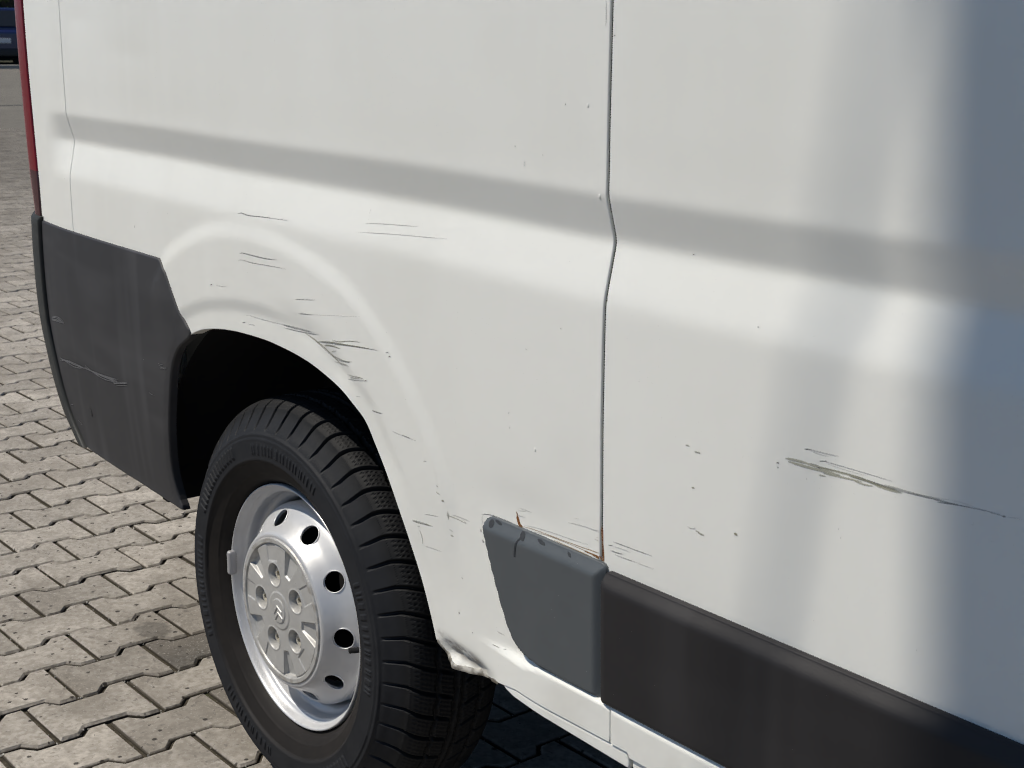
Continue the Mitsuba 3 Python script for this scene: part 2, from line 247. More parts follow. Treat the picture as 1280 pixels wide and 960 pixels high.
RAKE_X, RAKE_Z = np.array([-1.3, -0.9, -0.35, 0.0, 0.4, 0.57, 0.8, 1.25, 5.0]), np.array([0.0125, 0.0125, 0.0128, 0.0095, 0.0078, 0.0052, 0.0008, -0.0022, -0.0025])
rake_at = PchipInterpolator(RAKE_X, RAKE_Z)


def seg_dist(x, z, line):
    """distance of the points to a polyline"""
    best = np.full(np.shape(x), 9.0)
    for (x0, z0), (x1, z1) in zip(line[:-1], line[1:]):
        dx, dz = x1 - x0, z1 - z0
        t = np.clip(((x - x0) * dx + (z - z0) * dz) / (dx * dx + dz * dz + 1e-12), 0, 1)
        best = np.minimum(best, np.hypot(x - x0 - t * dx, z - z0 - t * dz))
    return best


def inside(x, z, ring):
    ins = np.zeros(np.shape(x), bool)
    n = len(ring)
    for i in range(n):
        (x0, z0), (x1, z1) = ring[i], ring[(i + 1) % n]
        if z0 != z1:
            ins ^= ((z0 > z) != (z1 > z)) & (x < (x1 - x0) * (z - z0) / (z1 - z0) + x0)
    return ins


def base_side(x, z):
    """inward coordinate of the smooth van side: curved in plan, with the long groove"""
    zz = z - rake_at(x)
    return plan_at(x) + flat_at(zz) + groove_at(zz) * sstep(-0.93, -0.80, x)


def bump(x, z, cx, cz, rx, rz, tilt=0.0):
    c, s = math.cos(tilt), math.sin(tilt)
    u, v = ((x - cx) * c + (z - cz) * s) / rx, (-(x - cx) * s + (z - cz) * c) / rz
    return np.exp(-(u * u + v * v))


def side(x, z):
    """the side with the wheel-arch flare, the sill step, dents and the crumpled corner"""
    x, z = np.asarray(x, float), np.asarray(z, float)
    y = base_side(x, z)
    near = (x > -0.6) & (x < 0.75) & (z < 1.05)
    if near.any():
        xn, zn = x[near], z[near]
        d = seg_dist(xn, zn, RIDGE)
        sd = np.where(inside(xn, zn, RIDGE_RING), d, -d)
        fade = sstep(0.52, 0.68, zn)
        fl = 0.0046 * sstep(-0.018, 0.018, sd) * fade
        da = seg_dist(xn, zn, ARCH)
        wid = 0.036 + 0.010 * sstep(0.3, 0.0, np.abs(xn - 0.05))
        fl = fl - 0.0042 * sstep(wid + 0.016, wid - 0.012, da) * sstep(0.60, 0.70, zn)
        fl = fl * sstep(-0.42, -0.33, xn)
        # sill step below the pad
        st = 0.0135 * sstep(0.0035, -0.0025, zn - SILL_Z(xn) - 0.006 * sstep(0.66, 0.70, xn)) * sstep(0.545, 0.72, xn)
        y[near] -= fl + st
    far = x >= 0.75
    y[far] -= 0.0135 * sstep(0.0035, -0.0025, z[far] - SILL_Z(x[far]) - 0.006)
    # dents
    for (cx, cz, rx, rz, tilt, a) in DENTS:
        y = y + a * bump(x, z, cx, cz, rx, rz, tilt)
    # crumpled lower corner in front of the wheel
    line = 0.4445 - 0.10 * (np.clip(x, 0.47, 0.62) - 0.47)
    cr = np.exp(-((z - line) / 0.0125) ** 2) * sstep(0.468, 0.495, x) * sstep(0.615, 0.545, x)
    lowr = sstep(0.012, -0.006, z - line) * sstep(0.46, 0.475, x) * sstep(0.62, 0.56, x)
    if (cr > 0.01).any():
        P = np.stack([x * 45, z * 60, x * 0], -1)
        Q = np.stack([x * 120, z * 120, x * 0 + 7], -1)
        y = y + cr * (0.0135 + 0.010 * (meshkit.fbm(P, 2, 5) - 0.5)) + lowr * (0.004 * (meshkit.fbm(Q, 1, 9) - 0.5))
    return y

# ------------------------------------------------------------------ helpers
AX_Z = 0.33509      # height of the wheel centre


def put(key, mesh, bsdf, smooth=False, uv=None, **more):
    """one entry of the scene; a taken key gets the next three-digit number"""
    k, n = key, 0
    while k in scene:
        n += 1
        k = f'{key}_{n:03d}'
    scene[k] = mikit.ply(mesh, bsdf, smooth=smooth, uv=uv, **more)
    return k


def tag(key, label, category=None, group=None, kind=None):
    labels[key] = {'label': label}
    if category:
        labels[key]['category'] = category
    if group:
        labels[key]['group'] = group
    if kind:
        labels[key]['kind'] = kind


def join(meshes):
    return trimesh.util.concatenate([m for m in meshes if len(m.faces)])


def box(x0, x1, y0, y1, z0, z1):
    m = trimesh.creation.box((x1 - x0, y1 - y0, z1 - z0))
    m.apply_translation(((x0 + x1) / 2, (y0 + y1) / 2, (z0 + z1) / 2))
    return m


def rounded_box(x0, x1, y0, y1, z0, z1, r, n=12):
    s = manifold3d.Manifold.sphere(r, n)
    pts = [s.translate((x, y, z)) for x in (x0 + r, x1 - r) for y in (y0 + r, y1 - r) for z in (z0 + r, z1 - r)]
    return as_mesh(manifold3d.Manifold.batch_hull(pts))


def as_mesh(m):
    q = m.to_mesh()
    return trimesh.Trimesh(np.array(q.vert_properties[:, :3]), np.array(q.tri_verts), process=False)


def grid_faces(nu, nv, close_u=False):
    i, j = np.meshgrid(np.arange(nu if close_u else nu - 1), np.arange(nv - 1), indexing='ij')
    a, b = i * nv + j, ((i + 1) % nu) * nv + j
    q = np.stack([a, b, b + 1, a + 1], -1).reshape(-1, 4)
    return np.vstack([q[:, [0, 1, 2]], q[:, [0, 2, 3]]])


def revolve(profile, n=192, closed=False):
    """profile of (radius, y) turned about the wheel axle (the y axis through the origin)"""
    p = np.array(list(profile) + ([profile[0]] if closed else []), float)
    a = np.arange(n) * 2 * np.pi / n
    v = np.stack([np.cos(a)[:, None] * p[:, 0], np.broadcast_to(p[:, 1], (n, len(p))), np.sin(a)[:, None] * p[:, 0]], -1)
    return trimesh.Trimesh(v.reshape(-1, 3), grid_faces(n, len(p), True), process=False)


def dense(line, h, closed=False):
    p = np.array(line, float)
    if closed:
        p = np.vstack([p, p[:1]])
    out = []
    for a, b in zip(p[:-1], p[1:]):
        n = max(1, int(math.ceil(np.linalg.norm(b - a) / h)))
        out.append(a + (b - a) * (np.arange(n) / n)[:, None])
    if not closed:
        out.append(p[-1:])
    return np.vstack(out)


def curve(line, n=40):
    """a smooth curve through the points"""
    p = np.array(line, float)
    t = np.r_[0, np.cumsum(np.linalg.norm(np.diff(p, axis=0), axis=1))]
    q = np.linspace(0, t[-1], n)
    return np.stack([PchipInterpolator(t, p[:, k])(q) for k in range(p.shape[1])], -1)


def sheet(ring, depth, h=0.006, edge=0.0018, flange=0.012, coarse_z=None, coarse=0.04, steps=6):
    """a pressed sheet: the outline in (x, z), depth(x, z) -> y, with a rolled edge and a return flange behind it"""
    P = Polygon(ring).buffer(0)
    inner = P.buffer(-edge, join_style='round') if edge else P
    if inner.geom_type != 'Polygon':
        inner = max(inner.geoms, key=lambda g: g.area)
    ringp = np.array(inner.exterior.coords)[:-1]
    if Polygon(ringp).exterior.is_ccw is False:
        ringp = ringp[::-1]
    b = dense(ringp, h, True)
    if coarse_z is not None:
        keep = [0]
        for i in range(1, len(b)):
            lim = coarse if (b[i][1] > coarse_z + coarse) else h * 0.5
            if np.linalg.norm(b[i] - b[keep[-1]]) >= lim * 0.99 or b[i][1] < coarse_z:
                keep.append(i)
        b = b[keep]
    x0, z0, x1, z1 = inner.bounds

    def lattice(zz0, zz1, step):
        xs, zs = np.arange(x0, x1, step), np.arange(zz0, zz1, step * 0.866)
        X, Z = np.meshgrid(xs, zs)
        X = X + (np.arange(len(zs)) % 2)[:, None] * step * 0.5
        q = np.stack([X.ravel(), Z.ravel()], -1)
        return q[shapely.contains_xy(inner.buffer(-0.6 * min(step, 3 * h)), q[:, 0], q[:, 1])]

    pts = [b, lattice(z0, z1 if coarse_z is None else min(z1, coarse_z), h)]
    if coarse_z is not None and z1 > coarse_z:
        pts.append(lattice(coarse_z + h, z1, coarse))
    p = np.vstack(pts)
    tri = Delaunay(p).simplices
    cen = p[tri].mean(1)
    tri = tri[shapely.contains_xy(inner, cen[:, 0], cen[:, 1])]
    A = p[tri]
    area = np.cross(A[:, 1] - A[:, 0], A[:, 2] - A[:, 0])
    tri = tri[np.abs(area) > 1e-10]
    area = area[np.abs(area) > 1e-10]
    tri[area < 0] = tri[area < 0][:, ::-1]
    y = depth(p[:, 0], p[:, 1])
    V = [np.stack([p[:, 0], y, p[:, 1]], -1)]
    F = [tri]
    nb = len(b)
    t = np.roll(b, -1, 0) - np.roll(b, 1, 0)
    t /= np.linalg.norm(t, axis=1, keepdims=True) + 1e-12
    nrm = np.stack([t[:, 1], -t[:, 0]], -1)
    yb = y[:nb]
    prev, at = np.arange(nb), len(p)
    rings = [(edge * math.sin(a), edge * (1 - math.cos(a))) for a in np.linspace(0, math.pi / 2, steps + 1)[1:]] if edge else []
    rings += [(edge, edge + 0.0012), (edge, edge + 0.004), (edge, edge + flange)] if flange > 0.006 else [(edge, edge + flange)]
    for out, down in rings:
        q = b + nrm * out
        V.append(np.stack([q[:, 0], yb + down, q[:, 1]], -1))
        cur = at + np.arange(nb)
        nx = np.roll(np.arange(nb), -1)
        F += [np.stack([prev, cur, prev[nx]], -1), np.stack([prev[nx], cur, cur[nx]], -1)]
        prev, at = cur, at + nb
    return trimesh.Trimesh(np.vstack(V), np.vstack(F), process=False)


def ribbon(line, width, depth, lift=0.0004, taper=True, seed=0, blob=False):
    """a thin scratch lying on the surface: (x, z) polyline, width in metres"""
    p = curve(line, max(6, int(np.linalg.norm(np.diff(np.array(line), axis=0), axis=1).sum() / 0.004)))
    n = len(p)
    t = np.gradient(p, axis=0)
    t /= np.linalg.norm(t, axis=1, keepdims=True) + 1e-12
    nm = np.stack([-t[:, 1], t[:, 0]], -1)
    s = np.linspace(0, 1, n)
    r = np.random.default_rng(seed)
    w = width * (0.55 + 0.75 * np.convolve(r.random(n + 4), np.ones(5) / 5, 'valid'))
    if taper:
        w = w * np.minimum(1, 0.25 + 3.5 * np.minimum(s * 1.6, 1 - s))
    if blob:
        w = w * np.sqrt(np.clip(1 - (2 * s - 1) ** 2, 0.02, 1))
    a, c = p + nm * w[:, None] / 2, p - nm * w[:, None] / 2
    q = np.stack([a, p, c], 1).reshape(-1, 2)
    y = depth(q[:, 0], q[:, 1]) - lift
    f = grid_faces(n, 3)
    return trimesh.Trimesh(np.stack([q[:, 0], y, q[:, 1]], -1), f, process=False)


# ------------------------------------------------------------------ materials
def principled(color, rough=0.5, metal=0.0, coat=0.0, gloss=0.9, spec=0.5, bump=None, bump_scale=0.001, two=True, eps=1e-3, **more):
    c = proc(color) if callable(color) else {'type': 'rgb', 'value': list(color)}
    d = {'type': 'principled', 'base_color': c, 'roughness': proc(rough) if callable(rough) else rough, 'metallic': metal, 'specular': spec, **more}
    if coat:
        d['clearcoat'], d['clearcoat_gloss'] = coat, gloss
    if bump is not None:
        d = {'type': 'bumpmap', 'arbitrary': proc(bump, eps=eps), 'scale': bump_scale, 'bsdf': d}
    return {'type': 'twosided', 'bsdf': d} if two else d


def paint_color(p, n, uv):
    grime = fbm(p.x * 5, p.z * 3.2, p.y * 4, octaves=4)
    streak = fbm(p.x * 38, p.z * 2.5, 3.0, octaves=2)
    low = smoothstep(0.60, 0.40, p.z)
    speck = noise(p.x * 420, p.z * 420, p.y * 420)
    c = mix((0.750, 0.752, 0.715), (0.705, 0.706, 0.664), dr.clip(grime * 1.1 - 0.25, 0, 1))
    c = mix(c, (0.62, 0.61, 0.56), 0.16 * streak * smoothstep(0.35, 0.7, grime))
    c = mix(c, (0.50, 0.47, 0.41), 0.28 * low * smoothstep(0.35, 0.75, fbm(p.x * 16, p.z * 16, 7.0, octaves=3)))
    c = mix(c, (0.30, 0.28, 0.25), 0.5 * smoothstep(0.945, 0.985, speck) * (0.3 + 0.7 * low))
    # dirt packed into the crumpled corner
    v = p.z - (0.4475 - 0.11 * (p.x - 0.47))
    m = smoothstep(-0.012, -0.002, v) * smoothstep(0.026, 0.004, v) * smoothstep(0.460, 0.475, p.x) * smoothstep(0.60, 0.53, p.x)
    c = mix(c, (0.17, 0.15, 0.125), 0.85 * m * smoothstep(0.25, 0.55, fbm(p.x * 60, p.z * 90, 1.0, octaves=3)))
    return c


scene['paint_white'] = principled(paint_color, 0.40, coat=1.0, gloss=0.96, spec=0.5)
scene['paint_shell'] = principled((0.72, 0.725, 0.70), 0.42, coat=0.6, gloss=0.9)


def black_plastic(tone, mark):
    def fn(p, n, uv):
        a = fbm(p.x * 9, p.z * 9, p.y * 9, octaves=4)
        b = fbm(p.x * 3 + 5, p.z * 14, p.y * 3, octaves=3)
        c = mix(tuple(t * 0.86 for t in tone), tuple(t * 1.15 for t in tone), a)
        e = fbm(p.x * 15, p.z * 1.6, 2.0, octaves=3)
        c = mix(c, mark, 0.30 * smoothstep(0.52, 0.80, b))
        return mix(c, mark, 0.40 * smoothstep(0.50, 0.78, e))
    return fn


def grain(p, n, uv):
    return noise(p.x * 900, p.y * 900, p.z * 900)


scene['plastic_cladding'] = principled(black_plastic((0.030, 0.030, 0.033), (0.075, 0.075, 0.08)), 0.56, bump=grain, bump_scale=0.00022, eps=2e-4, spec=0.4)
scene['plastic_strip'] = principled(black_plastic((0.0195, 0.0185, 0.020), (0.036, 0.035, 0.037)), 0.58, bump=grain, bump_scale=0.00014, eps=2e-4, spec=0.25)
scene['plastic_cap'] = principled(black_plastic((0.030, 0.032, 0.031), (0.07, 0.07, 0.066)), 0.6, bump=grain, bump_scale=0.00022, eps=2e-4, spec=0.35)


def pad_color(p, n, uv):
    a = fbm(p.x * 14, p.z * 10, p.y * 9, octaves=4)
    return mix((0.060, 0.069, 0.077), (0.078, 0.088, 0.096), a)


scene['pad_paint'] = principled(pad_color, 0.42, coat=0.25, gloss=0.8, spec=0.45)
scene['liner_black'] = principled((0.012, 0.012, 0.013), 0.85, spec=0.2)
scene['under_black'] = principled((0.02, 0.02, 0.02), 0.9, spec=0.2)


def tyre_color(p, n, uv):
    r = dr.sqrt(dr.square(p.x) + dr.square(p.z - AX_Z))
    dust = fbm(p.x * 30, p.y * 30, p.z * 30, octaves=4)
    fine = noise(p.x * 700, p.y * 700, p.z * 700)
    c = mix((0.0120, 0.0130, 0.0158), (0.0205, 0.0218, 0.0250), dust)
    zone = smoothstep(0.258, 0.247, r) * smoothstep(0.19, 0.2, r)
    c = mix(c, mix((0.0120, 0.0108, 0.0102), (0.020, 0.0172, 0.0155), dust), zone)
    tread = smoothstep(0.317, 0.335, r)
    c = mix(c, mix((0.0088, 0.0092, 0.0102), (0.0165, 0.0168, 0.0178), dust), tread)
    c = mix(c, (0.06, 0.06, 0.058), 0.4 * smoothstep(0.93, 0.985, fine) * smoothstep(0.3, 0.7, dust))
    return c


scene['tyre_rubber'] = principled(tyre_color, 0.62, bump=lambda p, n, uv: noise(p.x * 1100, p.y * 1100, p.z * 1100), bump_scale=0.00012, eps=2e-4, spec=0.17)
scene['rubber_plain'] = principled((0.035, 0.035, 0.036), 0.65, spec=0.4)


def steel_color(p, n, uv):
    d = fbm(p.x * 24, p.y * 24, p.z * 24, octaves=4)
    s = noise(p.x * 500, p.y * 500, p.z * 500)
    c = mix((0.58, 0.585, 0.595), (0.50, 0.50, 0.505), d)
    return mix(c, (0.22, 0.20, 0.17), 0.6 * smoothstep(0.955, 0.99, s))


scene['rim_silver'] = principled(steel_color, lambda p, n, uv: 0.34 + 0.12 * fbm(p.x * 30, p.y * 30, p.z * 30, octaves=3), metal=0.38, spec=0.5)


def hub_color(p, n, uv):
    d = fbm(p.x * 40, p.y * 60, p.z * 40, octaves=4)
    s = noise(p.x * 650, p.y * 650, p.z * 650)
    r = dr.sqrt(dr.square(p.x) + dr.square(p.z - AX_Z))
    c = mix((0.45, 0.447, 0.435), (0.36, 0.353, 0.336), d)
    c = mix(c, (0.20, 0.175, 0.14), 0.45 * smoothstep(0.45, 0.75, fbm(p.x * 90, p.y * 90, p.z * 90, octaves=3)) * smoothstep(0.10, 0.118, r))
    return mix(c, (0.16, 0.145, 0.12), 0.45 * smoothstep(0.95, 0.99, s))


scene['hub_grey'] = principled(hub_color, 0.46, metal=0.25, spec=0.5)
scene['bolt_metal'] = principled((0.50, 0.47, 0.40), 0.5, metal=0.35)
scene['lead_weight'] = principled((0.36, 0.355, 0.36), 0.5, metal=0.35)
scene['lamp_red'] = principled((0.15, 0.003, 0.010), 0.25, spec=0.25, coat=0.2, gloss=0.96)
scene['lamp_glare'] = principled((0.20, 0.06, 0.075), 0.25, coat=0.8, gloss=0.95)  # paler pink stands for glare on the red lens
scene['lamp_dark'] = principled((0.045, 0.006, 0.009), 0.3, coat=0.6)
for k, c in {'scratch_dark': (0.15, 0.15, 0.14), 'scratch_grey': (0.36, 0.36, 0.335), 'scratch_olive': (0.235, 0.23, 0.18), 'scuff_pale': (0.37, 0.365, 0.30),
             'primer_white': (0.82, 0.82, 0.80), 'rust_brown': (0.185, 0.078, 0.028), 'rust_light': (0.30, 0.215, 0.13), 'scrape_plastic': (0.115, 0.115, 0.12), 'gap_shade': (0.032, 0.032, 0.032), 'chip_dark': (0.030, 0.034, 0.040)}.items():
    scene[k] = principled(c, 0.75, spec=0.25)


def steel_dent(p, n, uv):
    return mix((0.44, 0.42, 0.375), (0.15, 0.135, 0.112), smoothstep(0.4, 0.7, fbm(p.x * 90, p.y * 90, p.z * 90, octaves=3)))


scene['torn_steel'] = principled(steel_dent, 0.4, metal=0.3)
scene['paint_blob'] = principled((0.62, 0.62, 0.60), 0.15, coat=1.0, gloss=0.97)
scene['window_dark'] = principled((0.01, 0.012, 0.014), 0.06, coat=1.0, gloss=0.98)

# ------------------------------------------------------------------ the van
V = 'delivery_van'
labels[V] = {'label': 'white delivery van with a scraped rear flank, silver steel wheel and black plastic bumper', 'category': 'van'}
QP = V + '__rear_quarter_panel'
DR = V + '__sliding_door'
TOP = 2.02
g = sorted(GAP, key=lambda q: -q[1])
GX, RX = 0.8000, -0.7700          # the two panel gaps are upright

arch = curve(ARCH, 90)
sill_edge = [tuple(q) for q in SILL_EDGE[:7]]
quarter = ([(RX + 0.0014, TOP), (RX + 0.0011, 0.872), (-0.3535, 0.872), (-0.3275, 0.857), (-0.3115, 0.835), (-0.2790, 0.792)]
           + [tuple(q) for q in arch] + sill_edge + [(0.648, 0.4462), (0.72, 0.4475), (0.8315, 0.4495), (0.8315, 0.60), (GX - 0.0022, 0.62), (GX - 0.0022, TOP)])
put(QP, sheet(quarter, side, 0.0056, edge=0.0016, flange=0.022, coarse_z=1.50), 'paint_white', True)
tag(QP, 'white rear side panel with wheel arch, long scratches and rust by the grey pad')

door = [(GX + 0.0022, TOP), (GX + 0.0022, 0.50), (1.95, 0.50), (1.95, TOP)]
put(DR, sheet(door, side, 0.0065, edge=0.0016, flange=0.022, coarse_z=1.50), 'paint_white', True)
tag(DR, 'white sliding door with a long olive scuff')

corner = [(RX - 0.0014, TOP), (-1.036, TOP), (-1.036, 1.3224), (-1.0332, 1.2428), (-1.0255, 1.13), (-1.0111, 1.0277), (-0.999, 0.95), (-0.996, 0.86), (RX - 0.0011, 0.80)]
put(V + '__rear_corner_panel', sheet(corner[::-1], side, 0.0065, edge=0.0013, coarse_z=1.50), 'paint_white', True)

# dark strips that paint the shade inside the panel gaps
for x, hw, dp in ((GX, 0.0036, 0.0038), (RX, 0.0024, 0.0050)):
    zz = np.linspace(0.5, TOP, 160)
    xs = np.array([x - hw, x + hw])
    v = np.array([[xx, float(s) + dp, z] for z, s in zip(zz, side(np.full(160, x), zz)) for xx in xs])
    put(V + '__gap_shade_strip', trimesh.Trimesh(v, grid_faces(160, 2), process=False), 'gap_shade', True)

# sill in front, rolled lower flange with its dark seam
put(V + '__sill', sheet([(0.8335, 0.52), (0.8335, 0.4495), (0.862, 0.4500), (0.866, 0.4440), (3.0, 0.4440), (3.0, 0.52)], lambda x, z: side(x, z) - 0.0008, 0.008, edge=0.0012), 'paint_white', True)
put(V + '__sill_flange', sheet([(0.603, 0.4395), (0.648, 0.4450), (0.72, 0.4463), (0.8595, 0.4488), (0.8640, 0.4280), (0.72, 0.4320), (0.64, 0.4330), (0.615, 0.4372)],
                               lambda x, z: side(x, z) + 0.0016, 0.004, edge=0.0025), 'paint_white', True)
put(V + '__sill_flange', sheet([(0.8665, 0.4425), (3.0, 0.4425), (3.0, 0.424), (0.868, 0.426)], lambda x, z: side(x, z) + 0.0030, 0.01, edge=0.0025), 'paint_white', True)

# torn edge of the crumpled corner
tl = curve([(0.4665, 0.4500), (0.4745, 0.4425), (0.4800, 0.4355), (0.4870, 0.4270), (0.4960, 0.4215), (0.515, 0.4225), (0.545, 0.4270), (0.575, 0.4330), (0.605, 0.4385)], 70)
k = np.arange(70)
wob = 0.004 * (meshkit.fbm(np.stack([k * 0.11, k * 0, k * 0], -1), 3, 3) - 0.5)
rows = []
for j, (out, down) in enumerate([(-0.008, 0.006), (-0.004, 0.0005), (0.0015, -0.0010), (0.0035, 0.004), (0.000, 0.010), (-0.004, 0.016)]):
    w2 = wob * 0.35 + 0.0013 * (meshkit.fbm(np.stack([k * 0.16, k * 0 + j * 0.4, k * 0], -1), 2, 8) - 0.5)
    rows.append(np.stack([tl[:, 0] + w2, side(tl[:, 0], tl[:, 1]) + down + w2, tl[:, 1] - out + w2 * 0.6], -1))
vv = np.stack(rows, 1).reshape(-1, 3)
put(QP + '__torn_edge', trimesh.Trimesh(vv, grid_faces(70, 6), process=False), 'torn_steel', True)
tag(QP + '__torn_edge', 'crumpled dirty sheet-metal edge at the lower front of the wheel arch')

# ---- black side cladding of the rear bumper and its corner cap
def curl(x, z):
    return base_side(x, z) - 0.0045 + 0.018 * np.clip((0.76 - z) / 0.33, 0, 1) ** 2


clad_arch = [tuple(q) for q in curve([(-0.2365, 0.7655), (-0.2530, 0.7535), (-0.2767, 0.7395), (-0.3034, 0.7170), (-0.3259, 0.6885), (-0.3534, 0.6241), (-0.3772, 0.5493), (-0.3879, 0.4785), (-0.3769, 0.4263), (-0.3500, 0.4054)], 40)]
seam = curve([(-0.9858, 0.8760), (-0.9960, 0.787), (-0.9985, 0.6733), (-0.9760, 0.5764), (-0.930, 0.4772), (-0.8477, 0.4120)], 40)
clad = ([(-0.9835, 0.8772), (-0.7899, 0.8790), (-0.4785, 0.8805), (-0.3500, 0.8805), (-0.3430, 0.8772), (-0.3185, 0.8605), (-0.3023, 0.8378), (-0.2698, 0.7941)]
        + clad_arch + [(-0.3934, 0.4100), (-0.5541, 0.4128), (-0.8016, 0.4120)] + [tuple(q) for q in seam[::-1]])
BP = V + '__rear_bumper'


def clad_depth(x, z):
    d = seg_dist(x, z, clad_arch)
    k = sstep(0.62, 0.80, z)
    return curl(x, z) * (1 - k) + np.minimum(curl(x, z), side(x, z) - 0.0035) * k + 0.003 * np.clip(1 - d / 0.02, 0, 1) ** 2


put(BP, sheet(clad, clad_depth, 0.008, edge=0.004, flange=0.012), 'plastic_cladding', True)
tag(BP, 'scraped black plastic side of the rear bumper')
# corner cap: a curve in plan at every height, from the seam round to the rear
zs = seam[:, 1]
prof = []
for (x, z) in seam:
    y0 = float(curl(np.array([x]), np.array([z]))[0])
    slope = 0.10
    R = 0.235 * (0.85 + 0.15 * min(1, (z - 0.40) / 0.3))
    row = [(x - 0.0035, y0 + 0.014, z), (x - 0.0035, y0 - 0.001, z), (x - 0.0045, y0 - 0.0045, z), (x - 0.008, y0 - 0.0060, z)]
    for th in np.linspace(0.04, math.pi / 2, 26):
        row.append((x - 0.008 - R * (math.sin(th) - math.sin(0.04)), y0 - 0.0060 + R * (math.cos(0.04) - math.cos(th)), z))
    row.append((row[-1][0], 1.75, z))
    prof.append(row)
prof = np.array(prof)
top = prof[0].copy()
top2 = top.copy(); top2[:, 2] += 0.008; top2[:, 1] += 0.004; top2[:, 0] += 0.004
top3 = top2.copy(); top3[:, 2] += 0.002; top3[:, 1] += 0.05; top3[:, 0] += 0.05
allp = np.concatenate([top3[None], top2[None], prof])
put(V + '__bumper_corner', trimesh.Trimesh(allp.reshape(-1, 3), grid_faces(allp.shape[0], allp.shape[1]), process=False), 'plastic_cap', 50)

# ---- tail lamp wrapped round the rear corner
lz = np.linspace(0.868, 1.75, 90)
ex = PchipInterpolator([0.86, 0.95, 1.03, 1.13, 1.24, 1.32, 1.8], [-0.9985, -1.0010, -1.0130, -1.0272, -1.0350, -1.0380, -1.040])
ey = lambda x, z: side(np.array([x]), np.array([z]))[0]
rows, rows2 = [], []
for z in lz:
    x = float(ex(z)); y0 = float(ey(x, z))
    wd = 1.0 - 0.45 * float(np.clip((0.97 - z) / 0.11, 0, 1))
    row = [(x - 0.001, y0 + 0.012, z), (x - 0.0015, y0 + 0.0005, z), (x - 0.004, y0 - 0.0025, z)]
    R = 0.21 * wd
    for th in np.linspace(0.03, 0.85, 16):
        row.append((x - 0.004 - R * (math.sin(th)), y0 - 0.0025 + R * (1 - math.cos(th)), z))
    rows.append(row)
    e = row[-1]
    rows2.append([(e[0] + 0.002, e[1] - 0.0, z), (e[0] - 0.008, e[1] + 0.005, z), (e[0] - 0.010, e[1] + 0.03, z), (e[0] + 0.01, e[1] + 0.05, z)])
rows, rows2 = np.array(rows), np.array(rows2)
TL = V + '__tail_lamp'
hi = int(np.searchsorted(lz, 0.975))
CUT = 8
put(TL, trimesh.Trimesh(rows[hi:, :CUT].reshape(-1, 3), grid_faces(len(lz) - hi, CUT), process=False), 'lamp_red', 40)
put(TL + '__lens_glare', trimesh.Trimesh(rows[:, CUT - 1:].reshape(-1, 3), grid_faces(len(lz), rows.shape[1] - CUT + 1), process=False), 'lamp_glare', 40)  # glare along the lamp edge, put into the colour
tag(TL, 'narrow red tail lamp on the rear corner')
put(TL + '__lower_lens', trimesh.Trimesh(rows[:hi + 1, :CUT].reshape(-1, 3), grid_faces(hi + 1, CUT), process=False), 'lamp_dark', 40)

# ---- grey painted pad on the quarter panel, black strip on the door
pad_ring = [(0.5835, 0.6535), (0.5868, 0.6618), (0.5950, 0.6668), (0.6050, 0.6680), (0.8085, 0.6678), (0.8135, 0.6640), (0.8150, 0.58), (0.8150, 0.4948), (0.7449, 0.4942), (0.7010, 0.4955), (0.6723, 0.5000), (0.6500, 0.5113), (0.6347, 0.5297), (0.6236, 0.5514), (0.6016, 0.6027)]
pad_ring = pad_ring[:8] + [tuple(q) for q in curve(pad_ring[8:] + pad_ring[:1], 60)[:-1]]


def pad_depth(x, z):
    d = seg_dist(x, z, pad_ring + pad_ring[:1])
    top = sstep(-0.002, 0.019, 0.6685 - z) ** 0.9
    right = sstep(-0.002, 0.017, 0.8155 - x)
    rest = sstep(0.0, 0.006, d)
    return base_side(x, z) - 0.0030 - 0.0105 * np.minimum(np.minimum(top, right), rest)


PAD_KEY = V + '__rub_pad'
put(PAD_KEY, sheet(pad_ring[::-1], pad_depth, 0.003, edge=0.0015, flange=0.008), 'pad_paint', True)
tag(PAD_KEY, 'grey-painted plastic pad with dark paint chips along its top')
strip_ring = [(0.8165, 0.6590), (0.8195, 0.6615), (1.95, 0.6610), (1.95, 0.4950), (0.8245, 0.4900), (0.8190, 0.4935)]


def strip_depth(x, z):
    top = sstep(-0.003, 0.0185, 0.6615 - z) ** 0.9
    left = sstep(-0.003, 0.009, x - 0.8165)
    low = sstep(-0.002, 0.010, z - 0.4925)
    return base_side(x, z) - 0.0050 - 0.0140 * np.minimum(np.minimum(top, left * 0.35 + 0.65), low)


ST = V + '__rub_strip'
put(ST, sheet(strip_ring[::-1], strip_depth, 0.004, edge=0.0025, flange=0.012), 'plastic_strip', True)
tag(ST, 'black plastic rub strip along the foot of the sliding door')
for pts, w in (([(0.5985, 0.6640), (0.6080, 0.6580)], 0.008), ([(0.607, 0.6660), (0.622, 0.6640)], 0.0035), ([(0.6610, 0.6665), (0.6700, 0.6570)], 0.0085),
               ([(0.6640, 0.6600), (0.6585, 0.6500), (0.6560, 0.6330)], 0.0032), ([(0.692, 0.6650), (0.708, 0.6620)], 0.0045), ([(0.748, 0.6650), (0.756, 0.6610)], 0.003)):
    put(PAD_KEY + '__paint_chip', ribbon(pts, w, pad_depth, 0.0005, taper=False, seed=len(scene), blob=len(pts) == 2), 'chip_dark', True)

